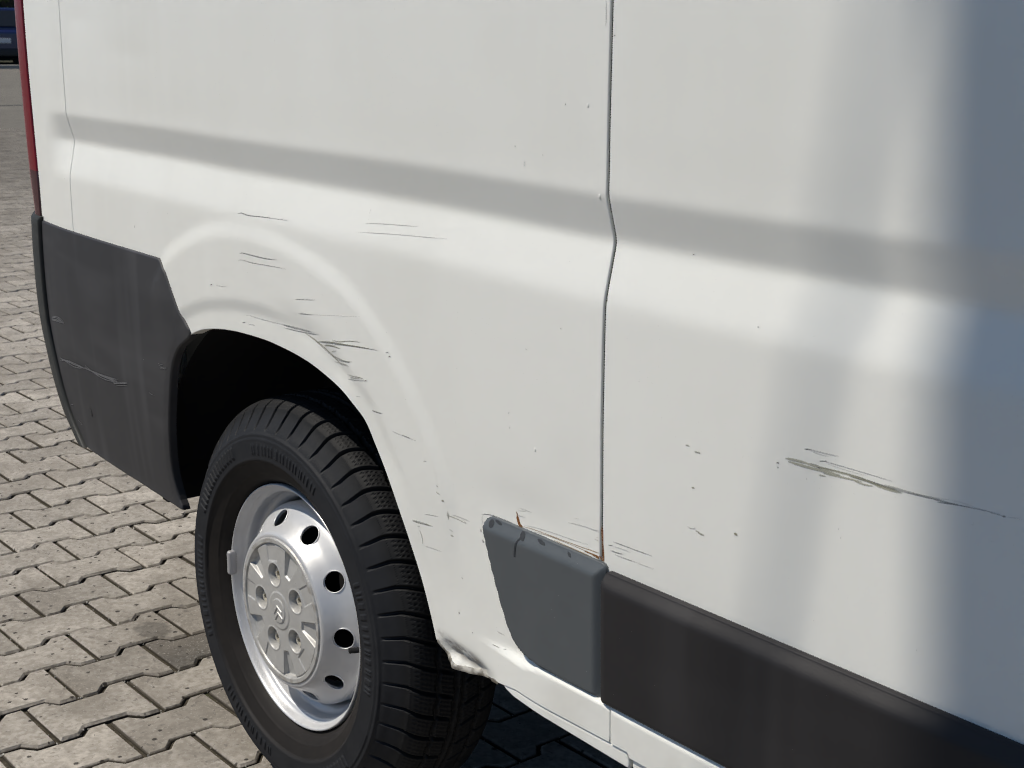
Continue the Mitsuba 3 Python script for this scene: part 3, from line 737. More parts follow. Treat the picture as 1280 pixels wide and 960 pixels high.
# ---- scratches, rust, scuffs
TONE = {'g': 'scratch_dark', 'l': 'scratch_grey', 'o': 'scratch_olive', 'y': 'scuff_pale', 'w': 'primer_white', 'r': 'rust_brown'}
NAME = {'g': 'scratch', 'l': 'scratch', 'o': 'scuff', 'y': 'scuff', 'w': 'bare_primer', 'r': 'rust_patch'}
for i, (w, t, line) in enumerate(SCRATCHES):
    if w < 1.2 and abs(line[0][0] - line[-1][0]) < 0.012 and abs(line[0][1] - line[-1][1]) > 0.03:
        continue
    on = DR if np.mean([q[0] for q in line]) > GX + 0.001 else QP
    L = np.linalg.norm(np.diff(np.array(line), axis=0), axis=1).sum()
    dot = L < 0.006
    lim = 0.42 if t in 'gl' else 0.60
    if t == 'o' and np.abs(line[0][0] - line[-1][0]) < 0.02:
        lim = 0.32
    if t == 'y':
        lim = 0.95
    if t == 'l' and abs(line[0][0] - line[-1][0]) < 0.01 and L > 0.03:
        lim = 0.15
    if t == 'l' and w < 1.4:
        lim = 0.36
    if t == 'r':
        lim = 1.15
    m = ribbon(line, w * 1e-3 * (lim if not dot else 0.8), side, 0.0004 + 0.00005 * (i % 5), taper=not dot, seed=i, blob=dot)
    if on == QP:
        m.vertices[:, 0] = np.minimum(m.vertices[:, 0], GX - 0.0032)
    rusty = t == 'o' and on == QP and 0.625 < np.mean([q[0] for q in line]) and 0.664 < np.mean([q[1] for q in line]) < 0.72
    put(on + '__' + ('rust_streak' if rusty else NAME[t]), m, 'rust_light' if rusty else TONE[t], True)
for i, (w, t, line) in enumerate(CLAD_MARKS):
    rs = np.random.default_rng(i + 40)
    for k in range(4 if len(line) > 2 or w > 1.5 else 2):
        n0 = rs.uniform(0, 0.3)
        pts = [[line[0][0] + (line[-1][0] - line[0][0]) * n0 * 0.4 + rs.normal(0, 0.004), line[0][1] + rs.normal(0, 0.0028 * min(w, 1.6))]] + [[q[0] + rs.normal(0, 0.004), q[1] + rs.normal(0, 0.0022 * min(w, 1.6))] for q in line[1:]]
        m = ribbon(pts, w * rs.uniform(0.7, 1.6) * 1e-3, clad_depth, 0.0010 + 0.0001 * k, seed=i * 7 + k + 500)
        put(BP + '__scrape', m, 'scrape_plastic', True)
for (x, z) in DROPS:
    m = trimesh.creation.icosphere(2, 1.0)
    m.apply_scale((0.0017, 0.0007, 0.0026))
    m.apply_translation((x, float(side(np.array([x]), np.array([z]))[0]) - 0.0003, z))
    put((QP if x < GX else DR) + '__paint_drop', m, 'paint_white', True)

# ---- wheel arch liner, underbody, hidden shell
a = np.linspace(0.20, math.pi - 0.165, 80)
lin = np.array([[(0.505 * math.cos(t), y, AX_Z + 0.505 * math.sin(t)) for y in (0.012, 0.05, 0.34)] for t in a])
lv = lin.reshape(-1, 3)
wall = [(0.0, 0.34, AX_Z)] + [tuple(q) for q in lin[:, 2]]
wf = np.array([[0, i, i + 1] for i in range(1, 80)])
put(V + '__wheel_arch_liner', join([trimesh.Trimesh(lv, grid_faces(80, 3), process=False), trimesh.Trimesh(np.array(wall), wf, process=False), box(-0.515, -0.490, 0.02, 0.36, 0.385, 0.52), box(-0.60, 0.50, 0.34, 0.36, 0.27, 0.60)]), 'liner_black')
put(V + '__underbody', join([box(0.50, 3.05, 0.02, 1.86, 0.44, 0.47), box(-0.95, -0.50, 0.06, 1.86, 0.42, 0.45), box(-0.50, 0.50, 0.36, 1.5, 0.44, 0.47),
                             box(0.62, 2.7, 0.62, 1.50, 0.20, 0.44), box(-0.95, 3.3, 0.42, 0.50, 0.36, 0.44), box(0.52, 3.0, 1.84, 1.88, 0.24, 0.5), box(-0.95, 3.3, 1.38, 1.46, 0.36, 0.44), box(-0.06, 0.06, 0.25, 1.6, 0.30, 0.40)]), 'under_black')  # tank box and far skirt added to block light under the van
shell = manifold3d.Manifold.batch_hull([manifold3d.Manifold.sphere(0.10, 16).translate((x, y, z)) for x in (-0.97, 3.0) for (y, z) in ((0.16, 1.0), (1.76, 1.0), (0.22, 2.13), (1.70, 2.13))])
put(V + '__load_body', join([as_mesh(shell), box(-1.03, 3.05, 1.86, 1.93, 0.45, 2.0), box(-1.02, -0.53, 0.08, 0.09, 0.5, 1.95), box(0.53, 1.95, 0.08, 0.09, 0.5, 1.95), box(-0.53, 0.53, 0.08, 0.09, 0.86, 1.95)]), 'paint_shell', 35)
for y0, y1 in ((0.12, 0.963), (0.967, 1.82)):
    put(V + '__rear_door', rounded_box(-1.062, -1.02, y0, y1, 0.60, 2.05, 0.015), 'paint_shell', 35)
hull = [(3.02, 0.02, 0.45), (3.02, 0.02, 1.15), (3.02, 0.14, 2.05), (3.02, 1.9, 0.45), (3.02, 1.78, 2.05), (3.5, 0.18, 2.1), (3.5, 1.74, 2.1), (4.05, 0.1, 1.2), (4.05, 1.82, 1.2), (4.45, 0.25, 0.95), (4.45, 1.67, 0.95), (4.5, 0.3, 0.4), (4.5, 1.62, 0.4), (4.2, 0.0, 0.45), (4.2, 1.92, 0.45)]
cab = manifold3d.Manifold.batch_hull([manifold3d.Manifold.sphere(0.05, 10).translate(q) for q in hull])
put(V + '__cab', as_mesh(cab), 'paint_shell', 40)
v = np.array([(3.62, 0.24, 2.02), (3.62, 1.68, 2.02), (4.10, 1.74, 1.27), (4.10, 0.18, 1.27)], float)
put(V + '__windscreen', trimesh.Trimesh(v + np.array([0.048, 0, 0.036]), [[0, 1, 2], [0, 2, 3]], process=False), 'window_dark')
v = np.array([(1.97, -0.052, 0.50), (3.0, -0.052, 0.50), (3.0, -0.052, 1.10), (1.97, -0.052, 1.10), (3.0, 0.04, 2.0), (1.97, 0.04, 2.0)], float)
put(V + '__front_door', trimesh.Trimesh(v, [[0, 1, 2], [0, 2, 3], [3, 2, 4], [3, 4, 5]], process=False), 'paint_white')

# ------------------------------------------------------------------ the wheel
W = V + '__wheel'
labels[W] = {'label': 'silver steel wheel with round holes, grey five-bolt hub cap and coarse winter tyre'}
PITCH = 54


def tyre(n_ang, detail):
    ctrl = [(0.1985, 0.020), (0.2060, 0.008), (0.2150, -0.005), (0.2350, -0.0195), (0.2600, -0.0275), (0.2830, -0.0275), (0.3010, -0.0215), (0.3150, -0.0110), (0.3285, -0.0010), (0.3400, 0.0070), (0.3470, 0.0165),
            (0.3505, 0.0300), (0.3520, 0.0880)]
    ctrl = ctrl + [(r, 0.176 - y) for r, y in ctrl[-2::-1]]
    p = curve(ctrl, 230 if detail else 50)
    m = len(p)
    a = np.arange(n_ang) * 2 * np.pi / n_ang
    r, y = p[:, 0][None], p[:, 1][None]
    A = a[:, None]
    nr, ny = np.gradient(p[:, 1]), -np.gradient(p[:, 0])
    ln = np.hypot(nr, ny)
    nr, ny = -nr / ln, -ny / ln
    if (nr * (p[:, 0] - 0.27)).sum() < 0:
        nr, ny = -nr, -ny
    h = np.zeros((n_ang, m))
    if detail:
        s = np.r_[0, np.cumsum(np.hypot(*np.diff(p, axis=0).T))]
        mid = int(np.argmax(p[:, 0]))
        left = (np.arange(m) <= mid)[None]
        yy = np.where(left, y, 0.176 - y)                 # outer half and its mirror
        ph = (A * PITCH / (2 * np.pi) + np.where(left, 0, 0.5)) % 1.0
        # lateral grooves, swept a little, from the shoulder towards the middle
        sweep = 1.6 * np.clip(yy, 0, 0.09) / 0.09 * 0.55
        u = np.abs(((ph + sweep) % 1.0) - 0.5) * (2 * np.pi * 0.345 / PITCH)    # metres from the groove's middle
        zone = sstep(0.3000, 0.3060, r) * np.ones_like(A)
        lat = sstep(0.0034, 0.0017, u) * zone * sstep(0.079, 0.070, yy)
        # zigzag grooves round the tyre
        zig = 0.005 * np.abs(((A * PITCH / (2 * np.pi) * 1.0) % 1.0) * 2 - 1)
        circ = np.maximum(sstep(0.0042, 0.0024, np.abs(yy - 0.044 - zig)), sstep(0.0040, 0.0024, np.abs(yy - 0.079 - zig * 0.6)))
        circ = circ * sstep(0.335, 0.342, r)
        groove = np.maximum(lat, circ)
        h -= 0.0068 * groove * np.clip((r - 0.296) / 0.03, 0.35, 1)
        # sipes: thin wavy cuts in the blocks
        w = 0.0011 * np.sin(yy * 900)
        for off in (0.22, 0.40, 0.60, 0.78):
            us = np.abs(((ph + sweep + 0.5 - off + 0.5) % 1.0) - 0.5) * (2 * np.pi * 0.345 / PITCH)
            h -= 0.0013 * sstep(0.0010, 0.0004, np.abs(us + w)) * sstep(0.338, 0.343, r) * (1 - groove) * (yy > 0.010)
        # a dashed ridge at the block's shoulder edge
        dash = sstep(0.35, 0.45, np.abs(((A * 620 / (2 * np.pi)) % 1.0) - 0.5) * 2)
        h += 0.0009 * np.exp(-((r - 0.3365) / 0.0012) ** 2) * dash * (1 - groove) * left
        # shoulder shelf, rim-protector ring and fine rings on the sidewall
        h += 0.0022 * np.exp(-((r - 0.2955) / 0.0022) ** 2) + 0.0010 * np.exp(-((r - 0.2880) / 0.0010) ** 2)
        h -= 0.0030 * sstep(0.2520, 0.2480, r) * (p[:, 1] < 0.06)[None]
        h += 0.0012 * np.exp(-((r - 0.2540) / 0.0016) ** 2) + 0.0009 * np.exp(-((r - 0.2280) / 0.0012) ** 2)
        # raised bars and worn lettering-like marks on the outer sidewall
        out = (p[:, 1] < 0.03)[None]
        deg = np.degrees(A) % 360
        bars = sstep(0.25, 0.45, np.abs(((deg / 2.6) % 1.0) - 0.5) * 2)
        for d0, d1 in ((118, 158), (286, 318)):
            h += 0.0024 * bars * sstep(d0, d0 + 0.5, deg) * sstep(d1, d1 - 0.5, deg) * sstep(0.2640, 0.2660, r) * sstep(0.2860, 0.2840, r) * out
        rg = np.random.default_rng(4)
        marks = np.zeros((n_ang, 1))
        for d0, d1 in ((62, 104), (-10, 26), (168, 206), (228, 262)):
            d = d0
            while d < d1:
                wd = rg.uniform(1.2, 3.4)
                dd = (deg - d) % 360
                solid = sstep(0, 0.4, dd) * sstep(wd, wd - 0.4, dd) * (dd < wd)
                hollow = 1 - 0.8 * (sstep(0.9, 1.2, dd) * sstep(wd - 0.9, wd - 1.2, dd)) * (wd > 2.3)
                marks = np.maximum(marks, solid * hollow)
                d += wd + rg.uniform(0.7, 1.6)
        h += 0.0018 * marks * sstep(0.2625, 0.2640, r) * sstep(0.2800, 0.2785, r) * out
        # scuffs
        q = np.stack([np.cos(A) * r * 60, np.sin(A) * r * 60, np.broadcast_to(y * 60, (n_ang, m))], -1)
        h += 0.0006 * (meshkit.fbm(q, 2, 2) - 0.5)
    R, Y = r + h * nr[None], y + h * ny[None]
    v = np.stack([np.cos(A) * R, Y + 0 * A, np.sin(A) * R], -1)
    v[..., 2] = np.maximum(v[..., 2], -AX_Z + 0.0015 + 0.15 * np.minimum(0, v[..., 2] + AX_Z) * 0)
    return trimesh.Trimesh(v.reshape(-1, 3), grid_faces(n_ang, m, True), process=False)


AT = T().translate([0, 0, AX_Z])


def wput(key, mesh, bsdf, smooth):
    mesh = mesh.copy()
    mesh.apply_translation((0, 0, AX_Z))
    return put(key, mesh, bsdf, smooth)


wput(W + '__tyre', tyre(PITCH * 36, True), 'tyre_rubber', True)
labels[W + '__tyre'] = {'label': 'black winter tyre with coarse lateral tread grooves'}
rim_p = curve([(0.2086, 0.008), (0.2088, 0.003), (0.2084, 0.000), (0.2072, -0.0012), (0.2056, -0.0006), (0.2040, 0.0018), (0.2022, 0.0065), (0.2002, 0.0115), (0.1975, 0.0150), (0.1940, 0.0175), (0.1925, 0.0205), (0.1918, 0.028), (0.1905, 0.036),
               (0.1875, 0.0405), (0.1820, 0.0450), (0.1785, 0.051), (0.1772, 0.062), (0.1770, 0.115), (0.187, 0.130), (0.190, 0.165)], 90)
wput(W + '__rim', revolve([tuple(q) for q in rim_p], 256), 'rim_silver', True)
front = curve([(0.045, 0.010), (0.100, 0.010), (0.112, 0.002), (0.1180, -0.0180), (0.1230, -0.0205), (0.1268, -0.0212), (0.1302, -0.0192), (0.1335, -0.0148), (0.1378, -0.0084), (0.1430, -0.0004), (0.1490, 0.0072), (0.1570, 0.0145), (0.1640, 0.0205), (0.1690, 0.0258), (0.1715, 0.0310), (0.1722, 0.040), (0.1722, 0.062)], 70)
tn = np.gradient(front, axis=0)
tn /= np.linalg.norm(tn, axis=1, keepdims=True)
back = front + 0.0042 * np.stack([-tn[:, 1], tn[:, 0]], -1)
prof = np.vstack([front, back[::-1]])
n = 220
ang = np.arange(n) * 2 * np.pi / n
dv = np.stack([np.cos(ang)[:, None] * prof[:, 0], np.broadcast_to(prof[:, 1], (n, len(prof))), np.sin(ang)[:, None] * prof[:, 0]], -1).reshape(-1, 3)
i, j = np.meshgrid(np.arange(n), np.arange(len(prof)), indexing='ij')
m2 = len(prof)
aa, bb = i * m2 + j, ((i + 1) % n) * m2 + j
cc, dd = ((i + 1) % n) * m2 + (j + 1) % m2, i * m2 + (j + 1) % m2
q4 = np.stack([aa, bb, cc, dd], -1).reshape(-1, 4)
disc = trimesh.Trimesh(dv, np.vstack([q4[:, [0, 1, 2]], q4[:, [0, 2, 3]]]), process=False)
if disc.volume < 0:
    disc.invert()
man = manifold3d.Manifold(manifold3d.Mesh(np.asarray(disc.vertices, np.float32), np.asarray(disc.faces, np.uint32)))
for k in range(10):
    t = math.radians(105.66 - 36 * k)
    ax = np.array([0.62 * math.cos(t), -0.78, 0.62 * math.sin(t)])
    c0 = np.array([0.1488 * math.cos(t), 0.0070, 0.1488 * math.sin(t)])
    c = trimesh.creation.cylinder(0.0172, 0.06, sections=48)
    c.apply_transform(trimesh.geometry.align_vectors([0, 0, 1], ax))
    c.apply_translation(c0)
    fl = trimesh.creation.cone(0.0262, 0.0262, sections=48)       # countersink: a softened lip
    fl.apply_translation((0, 0, -0.0262 + 0.0092))
    fl.apply_transform(trimesh.geometry.align_vectors([0, 0, 1], -ax))
    fl.apply_translation(c0)
    for cut in (c,):
        man = man - manifold3d.Manifold(manifold3d.Mesh(np.asarray(cut.vertices, np.float32), np.asarray(cut.faces, np.uint32)))
dm = as_mesh(man)
wput(W + '__wheel_disc', dm, 'rim_silver', 38)
# rolled lips round the ten holes
lips = []
for k in range(10):
    t = math.radians(105.66 - 36 * k)
    ax = np.array([0.655 * math.cos(t), -0.755, 0.655 * math.sin(t)])
    tor = trimesh.creation.torus(0.0176, 0.0013, major_sections=48, minor_sections=10)
    tor.apply_transform(trimesh.geometry.align_vectors([0, 0, 1], ax))
    tor.apply_translation((0.1488 * math.cos(t), 0.0074, 0.1488 * math.sin(t)))
    lips.append(tor)
for tor in lips:
    wput(W + '__hole_lip', tor, 'rim_silver', True)
wput(W + '__brake_drum', revolve([(0.02, 0.055), (0.135, 0.055), (0.14, 0.06), (0.14, 0.14)], 64), 'liner_black', 40)

# hub cap: a moulded plate
BOLT = [math.radians(104.2 + 72 * k) for k in range(5)]


def cap_depth(x, z):
    r, t = np.hypot(x, z), np.arctan2(z, x)
    y = np.full(np.shape(x), -0.0245)
    y = y + 0.0016 * sstep(0.030, 0.034, r) + 0.0012 * np.clip((r - 0.034) / 0.07, 0, 1)
    for b in BOLT:
        # notch between two bolts: a wedge that sinks towards its outer end
        d = (t - b - math.pi / 5 + math.pi) % (2 * math.pi) - math.pi
        u, v = r * np.cos(d), r * np.sin(d)
        half = 0.0085 + 0.32 * (u - 0.070)
        wedge = sstep(0.0, 0.0022, half - np.abs(v)) * sstep(0.068, 0.0705, u) * sstep(0.1125, 0.1100, r)
        y = y + (0.0035 + 0.0045 * np.clip((u - 0.07) / 0.036, 0, 1)) * wedge
        # radial pad outside each bolt with two fine ribs
        d2 = (t - b + math.pi) % (2 * math.pi) - math.pi
        u2, v2 = r * np.cos(d2), r * np.sin(d2)
        padm = sstep(0.0, 0.0016, 0.0155 - np.abs(v2)) * sstep(0.082, 0.085, u2) * sstep(0.1125, 0.1100, r)
        y = y + 0.0016 * padm
        # bolt well
        q = np.hypot(u2 - 0.0605, v2)
        y = y + 0.0235 * sstep(0.0192, 0.0128, q) - 0.0008 * np.exp(-((q - 0.0202) / 0.0012) ** 2)
    y = y - 0.0016 * sstep(0.1125, 0.1140, r) + 0.0028 * np.exp(-((r - 0.1130) / 0.0008) ** 2) + 0.005 * sstep(0.1220, 0.1245, r)
    return y


ring = [(0.1242 * math.cos(t), 0.1242 * math.sin(t)) for t in np.linspace(0, 2 * math.pi, 220)[:-1]]
wput(W + '__hub_cap', sheet(ring, cap_depth, 0.00115, edge=0.0008, flange=0.006), 'hub_grey', True)
labels[W + '__hub_cap'] = {'label': 'dull grey five-bolt hub cap with a double chevron emblem'}


def emblem_depth(x, z):
    r = np.hypot(x, z)
    a = math.radians(14.0)
    u, v = x * math.cos(a) + z * math.sin(a), -x * math.sin(a) + z * math.cos(a)
    y = -0.0262 + 0.0 * x
    for v0 in (0.0098, -0.0012):
        line = v - (v0 - 0.82 * np.abs(u))
        chev = sstep(0.0, 0.0008, line + 0.0048) * sstep(0.0, 0.0008, 0.0006 - line) * sstep(0.0135, 0.0125, np.abs(u))
        y = y - 0.0016 * chev
    return y + 0.0012 * sstep(0.0195, 0.0212, r)


ring = [(0.0213 * math.cos(t), 0.0213 * math.sin(t)) for t in np.linspace(0, 2 * math.pi, 72)[:-1]]
wput(W + '__emblem', sheet(ring, emblem_depth, 0.0006, edge=0.0006, flange=0.003), 'hub_grey', True)
for b in BOLT:
    p6 = [(math.cos(k * math.pi / 3) * 0.0056, math.sin(k * math.pi / 3) * 0.0056) for k in range(6)]
    body = trimesh.creation.extrude_polygon(Point(0, 0).buffer(0.0092, 24).difference(Polygon(p6)), 0.017, engine='earcut')
    cup = trimesh.creation.cylinder(0.0092, 0.004, sections=24)
    cup.apply_translation((0, 0, 0.001))
    bolt = join([body, cup])
    bolt.apply_transform(np.array([[1, 0, 0, 0], [0, 0, -1, 0], [0, 1, 0, 0], [0, 0, 0, 1.0]]))
    bolt.apply_translation((0.0605 * math.cos(b), 0.0020, 0.0605 * math.sin(b)))
    wput(W + '__wheel_bolt', bolt, 'bolt_metal', 35)
# balance weight clipped to the rim flange, valve stem
wt = rounded_box(-0.0062, 0.0062, -0.008, 0.008, -0.022, 0.022, 0.0045)
wt.apply_translation((-0.2005, -0.0020, 0.020))
clip = box(-0.2105, -0.199, -0.0030, -0.0015, 0.012, 0.027)
wput(W + '__balance_weight', join([wt, clip]), 'lead_weight', 35)
va = math.radians(-7)
st = trimesh.creation.cylinder(0.0045, 0.017, sections=20)
st.apply_transform(trimesh.geometry.align_vectors([0, 0, 1], [-0.35 * math.cos(va), -0.92, -0.35 * math.sin(va)]))
st.apply_translation((0.1700 * math.cos(va), 0.0135, 0.1700 * math.sin(va)))
wput(W + '__valve', st, 'liner_black', 40)

# the other three wheels, out of sight from the photograph's place
low_tyre, low_rim = tyre(120, False), revolve([(0.02, -0.02), (0.118, -0.02), (0.16, 0.015), (0.172, 0.03), (0.18, 0.04), (0.2, 0.01), (0.2075, 0.0)], 64)
for x, flip in ((3.45, False), (0.0, True), (3.45, True)):
    M = np.eye(4)
    if flip:
        M[0, 0] = M[1, 1] = -1
        M[1, 3] = 1.88
    M[0, 3], M[2, 3] = x, AX_Z
    n = sum(k.endswith('__tyre') for k in scene)
    for part, mesh, bs in (('tyre', low_tyre, 'rubber_plain'), ('rim', low_rim, 'rim_silver')):
        mm = mesh.copy()
        mm.apply_transform(M)
        scene[f'{W}_{n:03d}__{part}'] = mikit.ply(mm, bs, smooth=40)

# ------------------------------------------------------------------ the paved yard
PL, PP, PG = 0.2066842, 0.2066842 * 0.7, -0.0070376
P0 = np.array([-0.9385044, -0.1508587])
DU, DV = np.array([math.sin(PG), math.cos(PG)]), np.array([math.cos(PG), -math.sin(PG)])


def speckle(p):
    a = noise(p.x * 330, p.y * 330, 2.0)
    b = noise(p.x * 150, p.y * 150, 9.0)
    return a, b


def paver_color(p, n, uv):
    tone = uv.x
    big = fbm(p.x * 7, p.y * 7, 1.0, octaves=4)
    fine = fbm(p.x * 120, p.y * 120, 4.0, octaves=3)
    a, b = speckle(p)
    c = mix((0.255, 0.231, 0.199), (0.375, 0.344, 0.302), smoothstep(0.15, 0.85, fine)) * (0.60 + 0.68 * tone)
    c = mix(c, (0.155, 0.137, 0.115), 0.50 * smoothstep(0.45, 0.75, big))
    c = mix(c, (0.17, 0.152, 0.128), 0.34 * smoothstep(0.48, 0.74, fbm(p.x * 38, p.y * 38, 6.0, octaves=3)))
    c = mix(c, (0.40, 0.38, 0.35), 0.42 * smoothstep(0.76, 0.93, a))
    c = mix(c, (0.09, 0.08, 0.07), 0.45 * smoothstep(0.80, 0.95, b))
    pd, _, pw = mikit.voronoi(p.x * 40, p.y * 40)
    c = mix(c, (0.030, 0.027, 0.023), 0.9 * smoothstep(0.06 + 0.22 * (pw - 0.84) / 0.16, 0.03 + 0.12 * (pw - 0.84) / 0.16, pd) * smoothstep(0.84, 0.85, pw))
    # paving darker towards the far side of the yard
    far_dark = smoothstep(-2.5, -13.0, p.x + 2.0 * (fbm(p.x * 0.5, p.y * 0.5, 8.0, octaves=2) - 0.5))
    c = c * (1 - 0.52 * far_dark)
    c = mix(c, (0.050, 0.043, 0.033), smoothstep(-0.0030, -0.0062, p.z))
    # damp patch on one paver
    q = dr.square((p.x + 0.784) / 0.045) + dr.square((p.y - 0.105) / 0.040)
    c = mix(c, c * 0.55, smoothstep(1.25, 0.6, q + 0.9 * (fbm(p.x * 60, p.y * 60, 2.0, octaves=3) - 0.5)))
    return c


scene['paver_concrete'] = principled(paver_color, 0.9, spec=0.25, bump=lambda p, n, uv: fbm(p.x * 210, p.y * 210, p.z * 210, octaves=3), bump_scale=0.0016, eps=8e-4)


def joint_color(p, n, uv):
    a = fbm(p.x * 60, p.y * 60, 0.0, octaves=4)
    b = noise(p.x * 400, p.y * 400, 1.0)
    c = mix((0.030, 0.0255, 0.019), (0.075, 0.065, 0.050), a)
    c = mix(c, (0.040, 0.045, 0.020), 0.6 * smoothstep(0.6, 0.8, fbm(p.x * 9, p.y * 9, 5.0, octaves=2)))
    return mix(c, (0.30, 0.28, 0.25), 0.7 * smoothstep(0.90, 0.97, b))


scene['joint_sand'] = principled(joint_color, 0.95, spec=0.1, bump=lambda p, n, uv: fbm(p.x * 160, p.y * 160, 3.0, octaves=3), bump_scale=0.004)


def yard_color(p, n, uv):
    # paving too far off to pick out stone by stone
    x, y = p.x - P0[0], p.y - P0[1]
    r = x / PP
    row = dr.floor(r + 0.5)
    u = y / PL + 0.5 * (row - 2 * dr.floor(row / 2))
    fr, fu = dr.abs(r - row), dr.abs(u - dr.floor(u) - 0.5)
    j = dr.maximum(smoothstep(0.44, 0.48, fr), smoothstep(0.455, 0.485, fu))
    t = mikit.cell_rand(row + 500, dr.floor(u) + 500)
    c = mix((0.098, 0.091, 0.079), (0.138, 0.129, 0.112), 0.5 * t + 0.5 * fbm(x * 1.3, y * 1.3, 0.0, octaves=4))
    return mix(c, (0.05, 0.045, 0.036), 0.5 * j)


scene['yard_paving'] = principled(yard_color, 0.92, spec=0.2)

tag('pavement', 'grey interlocking concrete paving of the yard', kind='structure')
GND = [(-17.0, -3.2), (4.8, -3.2), (4.8, 8.0), (-17.0, 8.0)]
v = np.array([(x, y, -0.0105) for x, y in GND])
scene['pavement'] = mikit.ply(trimesh.Trimesh(v, [[0, 1, 2], [0, 2, 3]], process=False), 'joint_sand')
S = 900.0
ox = np.array([(-S, -S), (S, -S), (S, S), (-S, S)], float)
ix = np.array(GND, float)
fv = np.array([(x, y, -0.002) for x, y in np.vstack([ox, ix])])
ff = []
for k in range(4):
    l = (k + 1) % 4
    ff += [[k, l, 4 + l], [k, 4 + l, 4 + k]]
scene['yard'] = mikit.ply(trimesh.Trimesh(fv, ff, process=False), 'yard_paving')
tag('yard', 'far part of the paved yard', kind='structure')


def paver_outline(seed=0):
    r = np.random.default_rng(seed)
    wh, ww, l, q, s = PP / 2 + 0.0128, PP / 2 - 0.0128, PL / 2 - 0.0011, PL / 4, 0.0105
    half = [(l, -wh + 0.004), (l, wh - 0.004), (l - 0.004, wh), (q + s, wh), (q - s, ww), (-q + s, ww), (-q - s, wh), (-l + 0.004, wh)]
    ring = half + [(-x, -y) for x, y in half]
    P = Polygon(ring).buffer(-0.0035, join_style='mitre')
    return P


def paver_mesh(tone, seed):
    P = paver_outline()
    r = np.random.default_rng(seed)
    outer = np.array(P.exterior.coords)[:-1]
    if not P.exterior.is_ccw:
        outer = outer[::-1]
    inner = np.array([outer[k] for k in range(len(outer))])
    c = np.roll(outer, 1, 0), np.roll(outer, -1, 0)
    e1, e2 = outer - c[0], c[1] - outer
    n1 = np.stack([-e1[:, 1], e1[:, 0]], -1) / (np.linalg.norm(e1, axis=1, keepdims=True) + 1e-9)
    n2 = np.stack([-e2[:, 1], e2[:, 0]], -1) / (np.linalg.norm(e2, axis=1, keepdims=True) + 1e-9)
    nn = n1 + n2
    nn = nn / np.maximum((nn * n1).sum(1, keepdims=True), 0.3)
    inner = outer + nn * 0.0042
    outer = outer + r.normal(0, 0.0007, outer.shape)
    z = lambda k, d: np.full(len(outer), d) + r.normal(0, 0.0004, len(outer))
    vs = np.vstack([np.c_[inner, z(0, 0.0)], np.c_[outer, z(0, -0.0052)], np.c_[outer, np.full(len(outer), -0.0145)]])
    n = len(outer)
    poly = Polygon(inner)
    tv, tf = trimesh.creation.triangulate_polygon(poly, engine='earcut')
    # earcut keeps the ring's own vertices
    idx = [int(np.argmin(np.linalg.norm(inner - q, axis=1))) for q in tv]
    f = [[idx[a] for a in t] for t in tf]
    fix = []
    for t in f:
        a, b, c3 = inner[t[0]], inner[t[1]], inner[t[2]]
        ar = (b[0] - a[0]) * (c3[1] - a[1]) - (b[1] - a[1]) * (c3[0] - a[0])
        if abs(ar) > 1e-12:
            fix.append(t if ar > 0 else t[::-1])
    for lev in (0, 1):
        for k in range(n):
            l = (k + 1) % n
            a, b = lev * n + k, lev * n + l
            c1, d1 = (lev + 1) * n + k, (lev + 1) * n + l
            fix += [[a, c1, d1], [a, d1, b]]
    m = trimesh.Trimesh(vs, np.array(fix), process=False)
    return m


TONES = [0.30, 0.42, 0.50, 0.56, 0.66, 0.78]
variants = [(paver_mesh(t, k), t) for k, t in enumerate(TONES)]
ROT = np.array([[DU[0], -DU[1], 0, 0], [DU[1], DU[0], 0, 0], [0, 0, 1, 0], [0, 0, 0, 1.0]])


def paver_place(r, p):
    c = P0 + (p + 0.5 * (r % 2) + 0.5) * PL * DU + r * PP * DV
    rr = np.random.default_rng(abs(r * 1009 + p * 7 + 100003))
    t = rr.normal(0, 0.0035, 2)
    M = ROT.copy()
    tilt = np.array([[1, 0, t[0], 0], [0, 1, t[1], 0], [-t[0], -t[1], 1, 0], [0, 0, 0, 1.0]])
    a = rr.normal(0, 0.005)
    turn = np.array([[math.cos(a), -math.sin(a), 0, 0], [math.sin(a), math.cos(a), 0, 0], [0, 0, 1, 0], [0, 0, 0, 1.0]])
    M = M @ tilt @ turn
    M[:3, 3] = (c[0] + rr.normal(0, 0.0007), c[1] + rr.normal(0, 0.0007), rr.normal(-0.0005, 0.0011))
    pick = int(rr.choice(6, p=[0.06, 0.18, 0.27, 0.25, 0.17, 0.07]))
    return M, pick


shared = [mikit.ply(m, 'paver_concrete', smooth=False, uv=np.full((len(m.vertices), 2), t)) for m, t in variants]
DARK = {(2, 1): -0.42, (4, 1): -0.12}
number, named = 0, set()
for r in sorted(NEAR_PAVERS, reverse=True):
    if r < -98:
        continue
    for p in NEAR_PAVERS[r]:
        M, pick = paver_place(r, p)
        key = 'pavement__paver' + (f'_{number:03d}' if number else '')
        number += 1
        named.add((r, p))
        if (r, p) in DARK:
            m = variants[2][0]
            scene[key] = {**mikit.ply(m, 'paver_concrete', smooth=False, uv=np.full((len(m.vertices), 2), DARK[(r, p)])), 'to_world': T(M)}
            if (r, p) == (2, 1):
                labels[key] = {'label': 'darker brown paver beside the tyre'}
        else:
            scene[key] = {**shared[pick], 'to_world': T(M)}
        if (r, p) == (1, 0):
            labels[key] = {'label': 'paver with a dark damp patch'}
vs, fs, us, at = [], [], [], 0
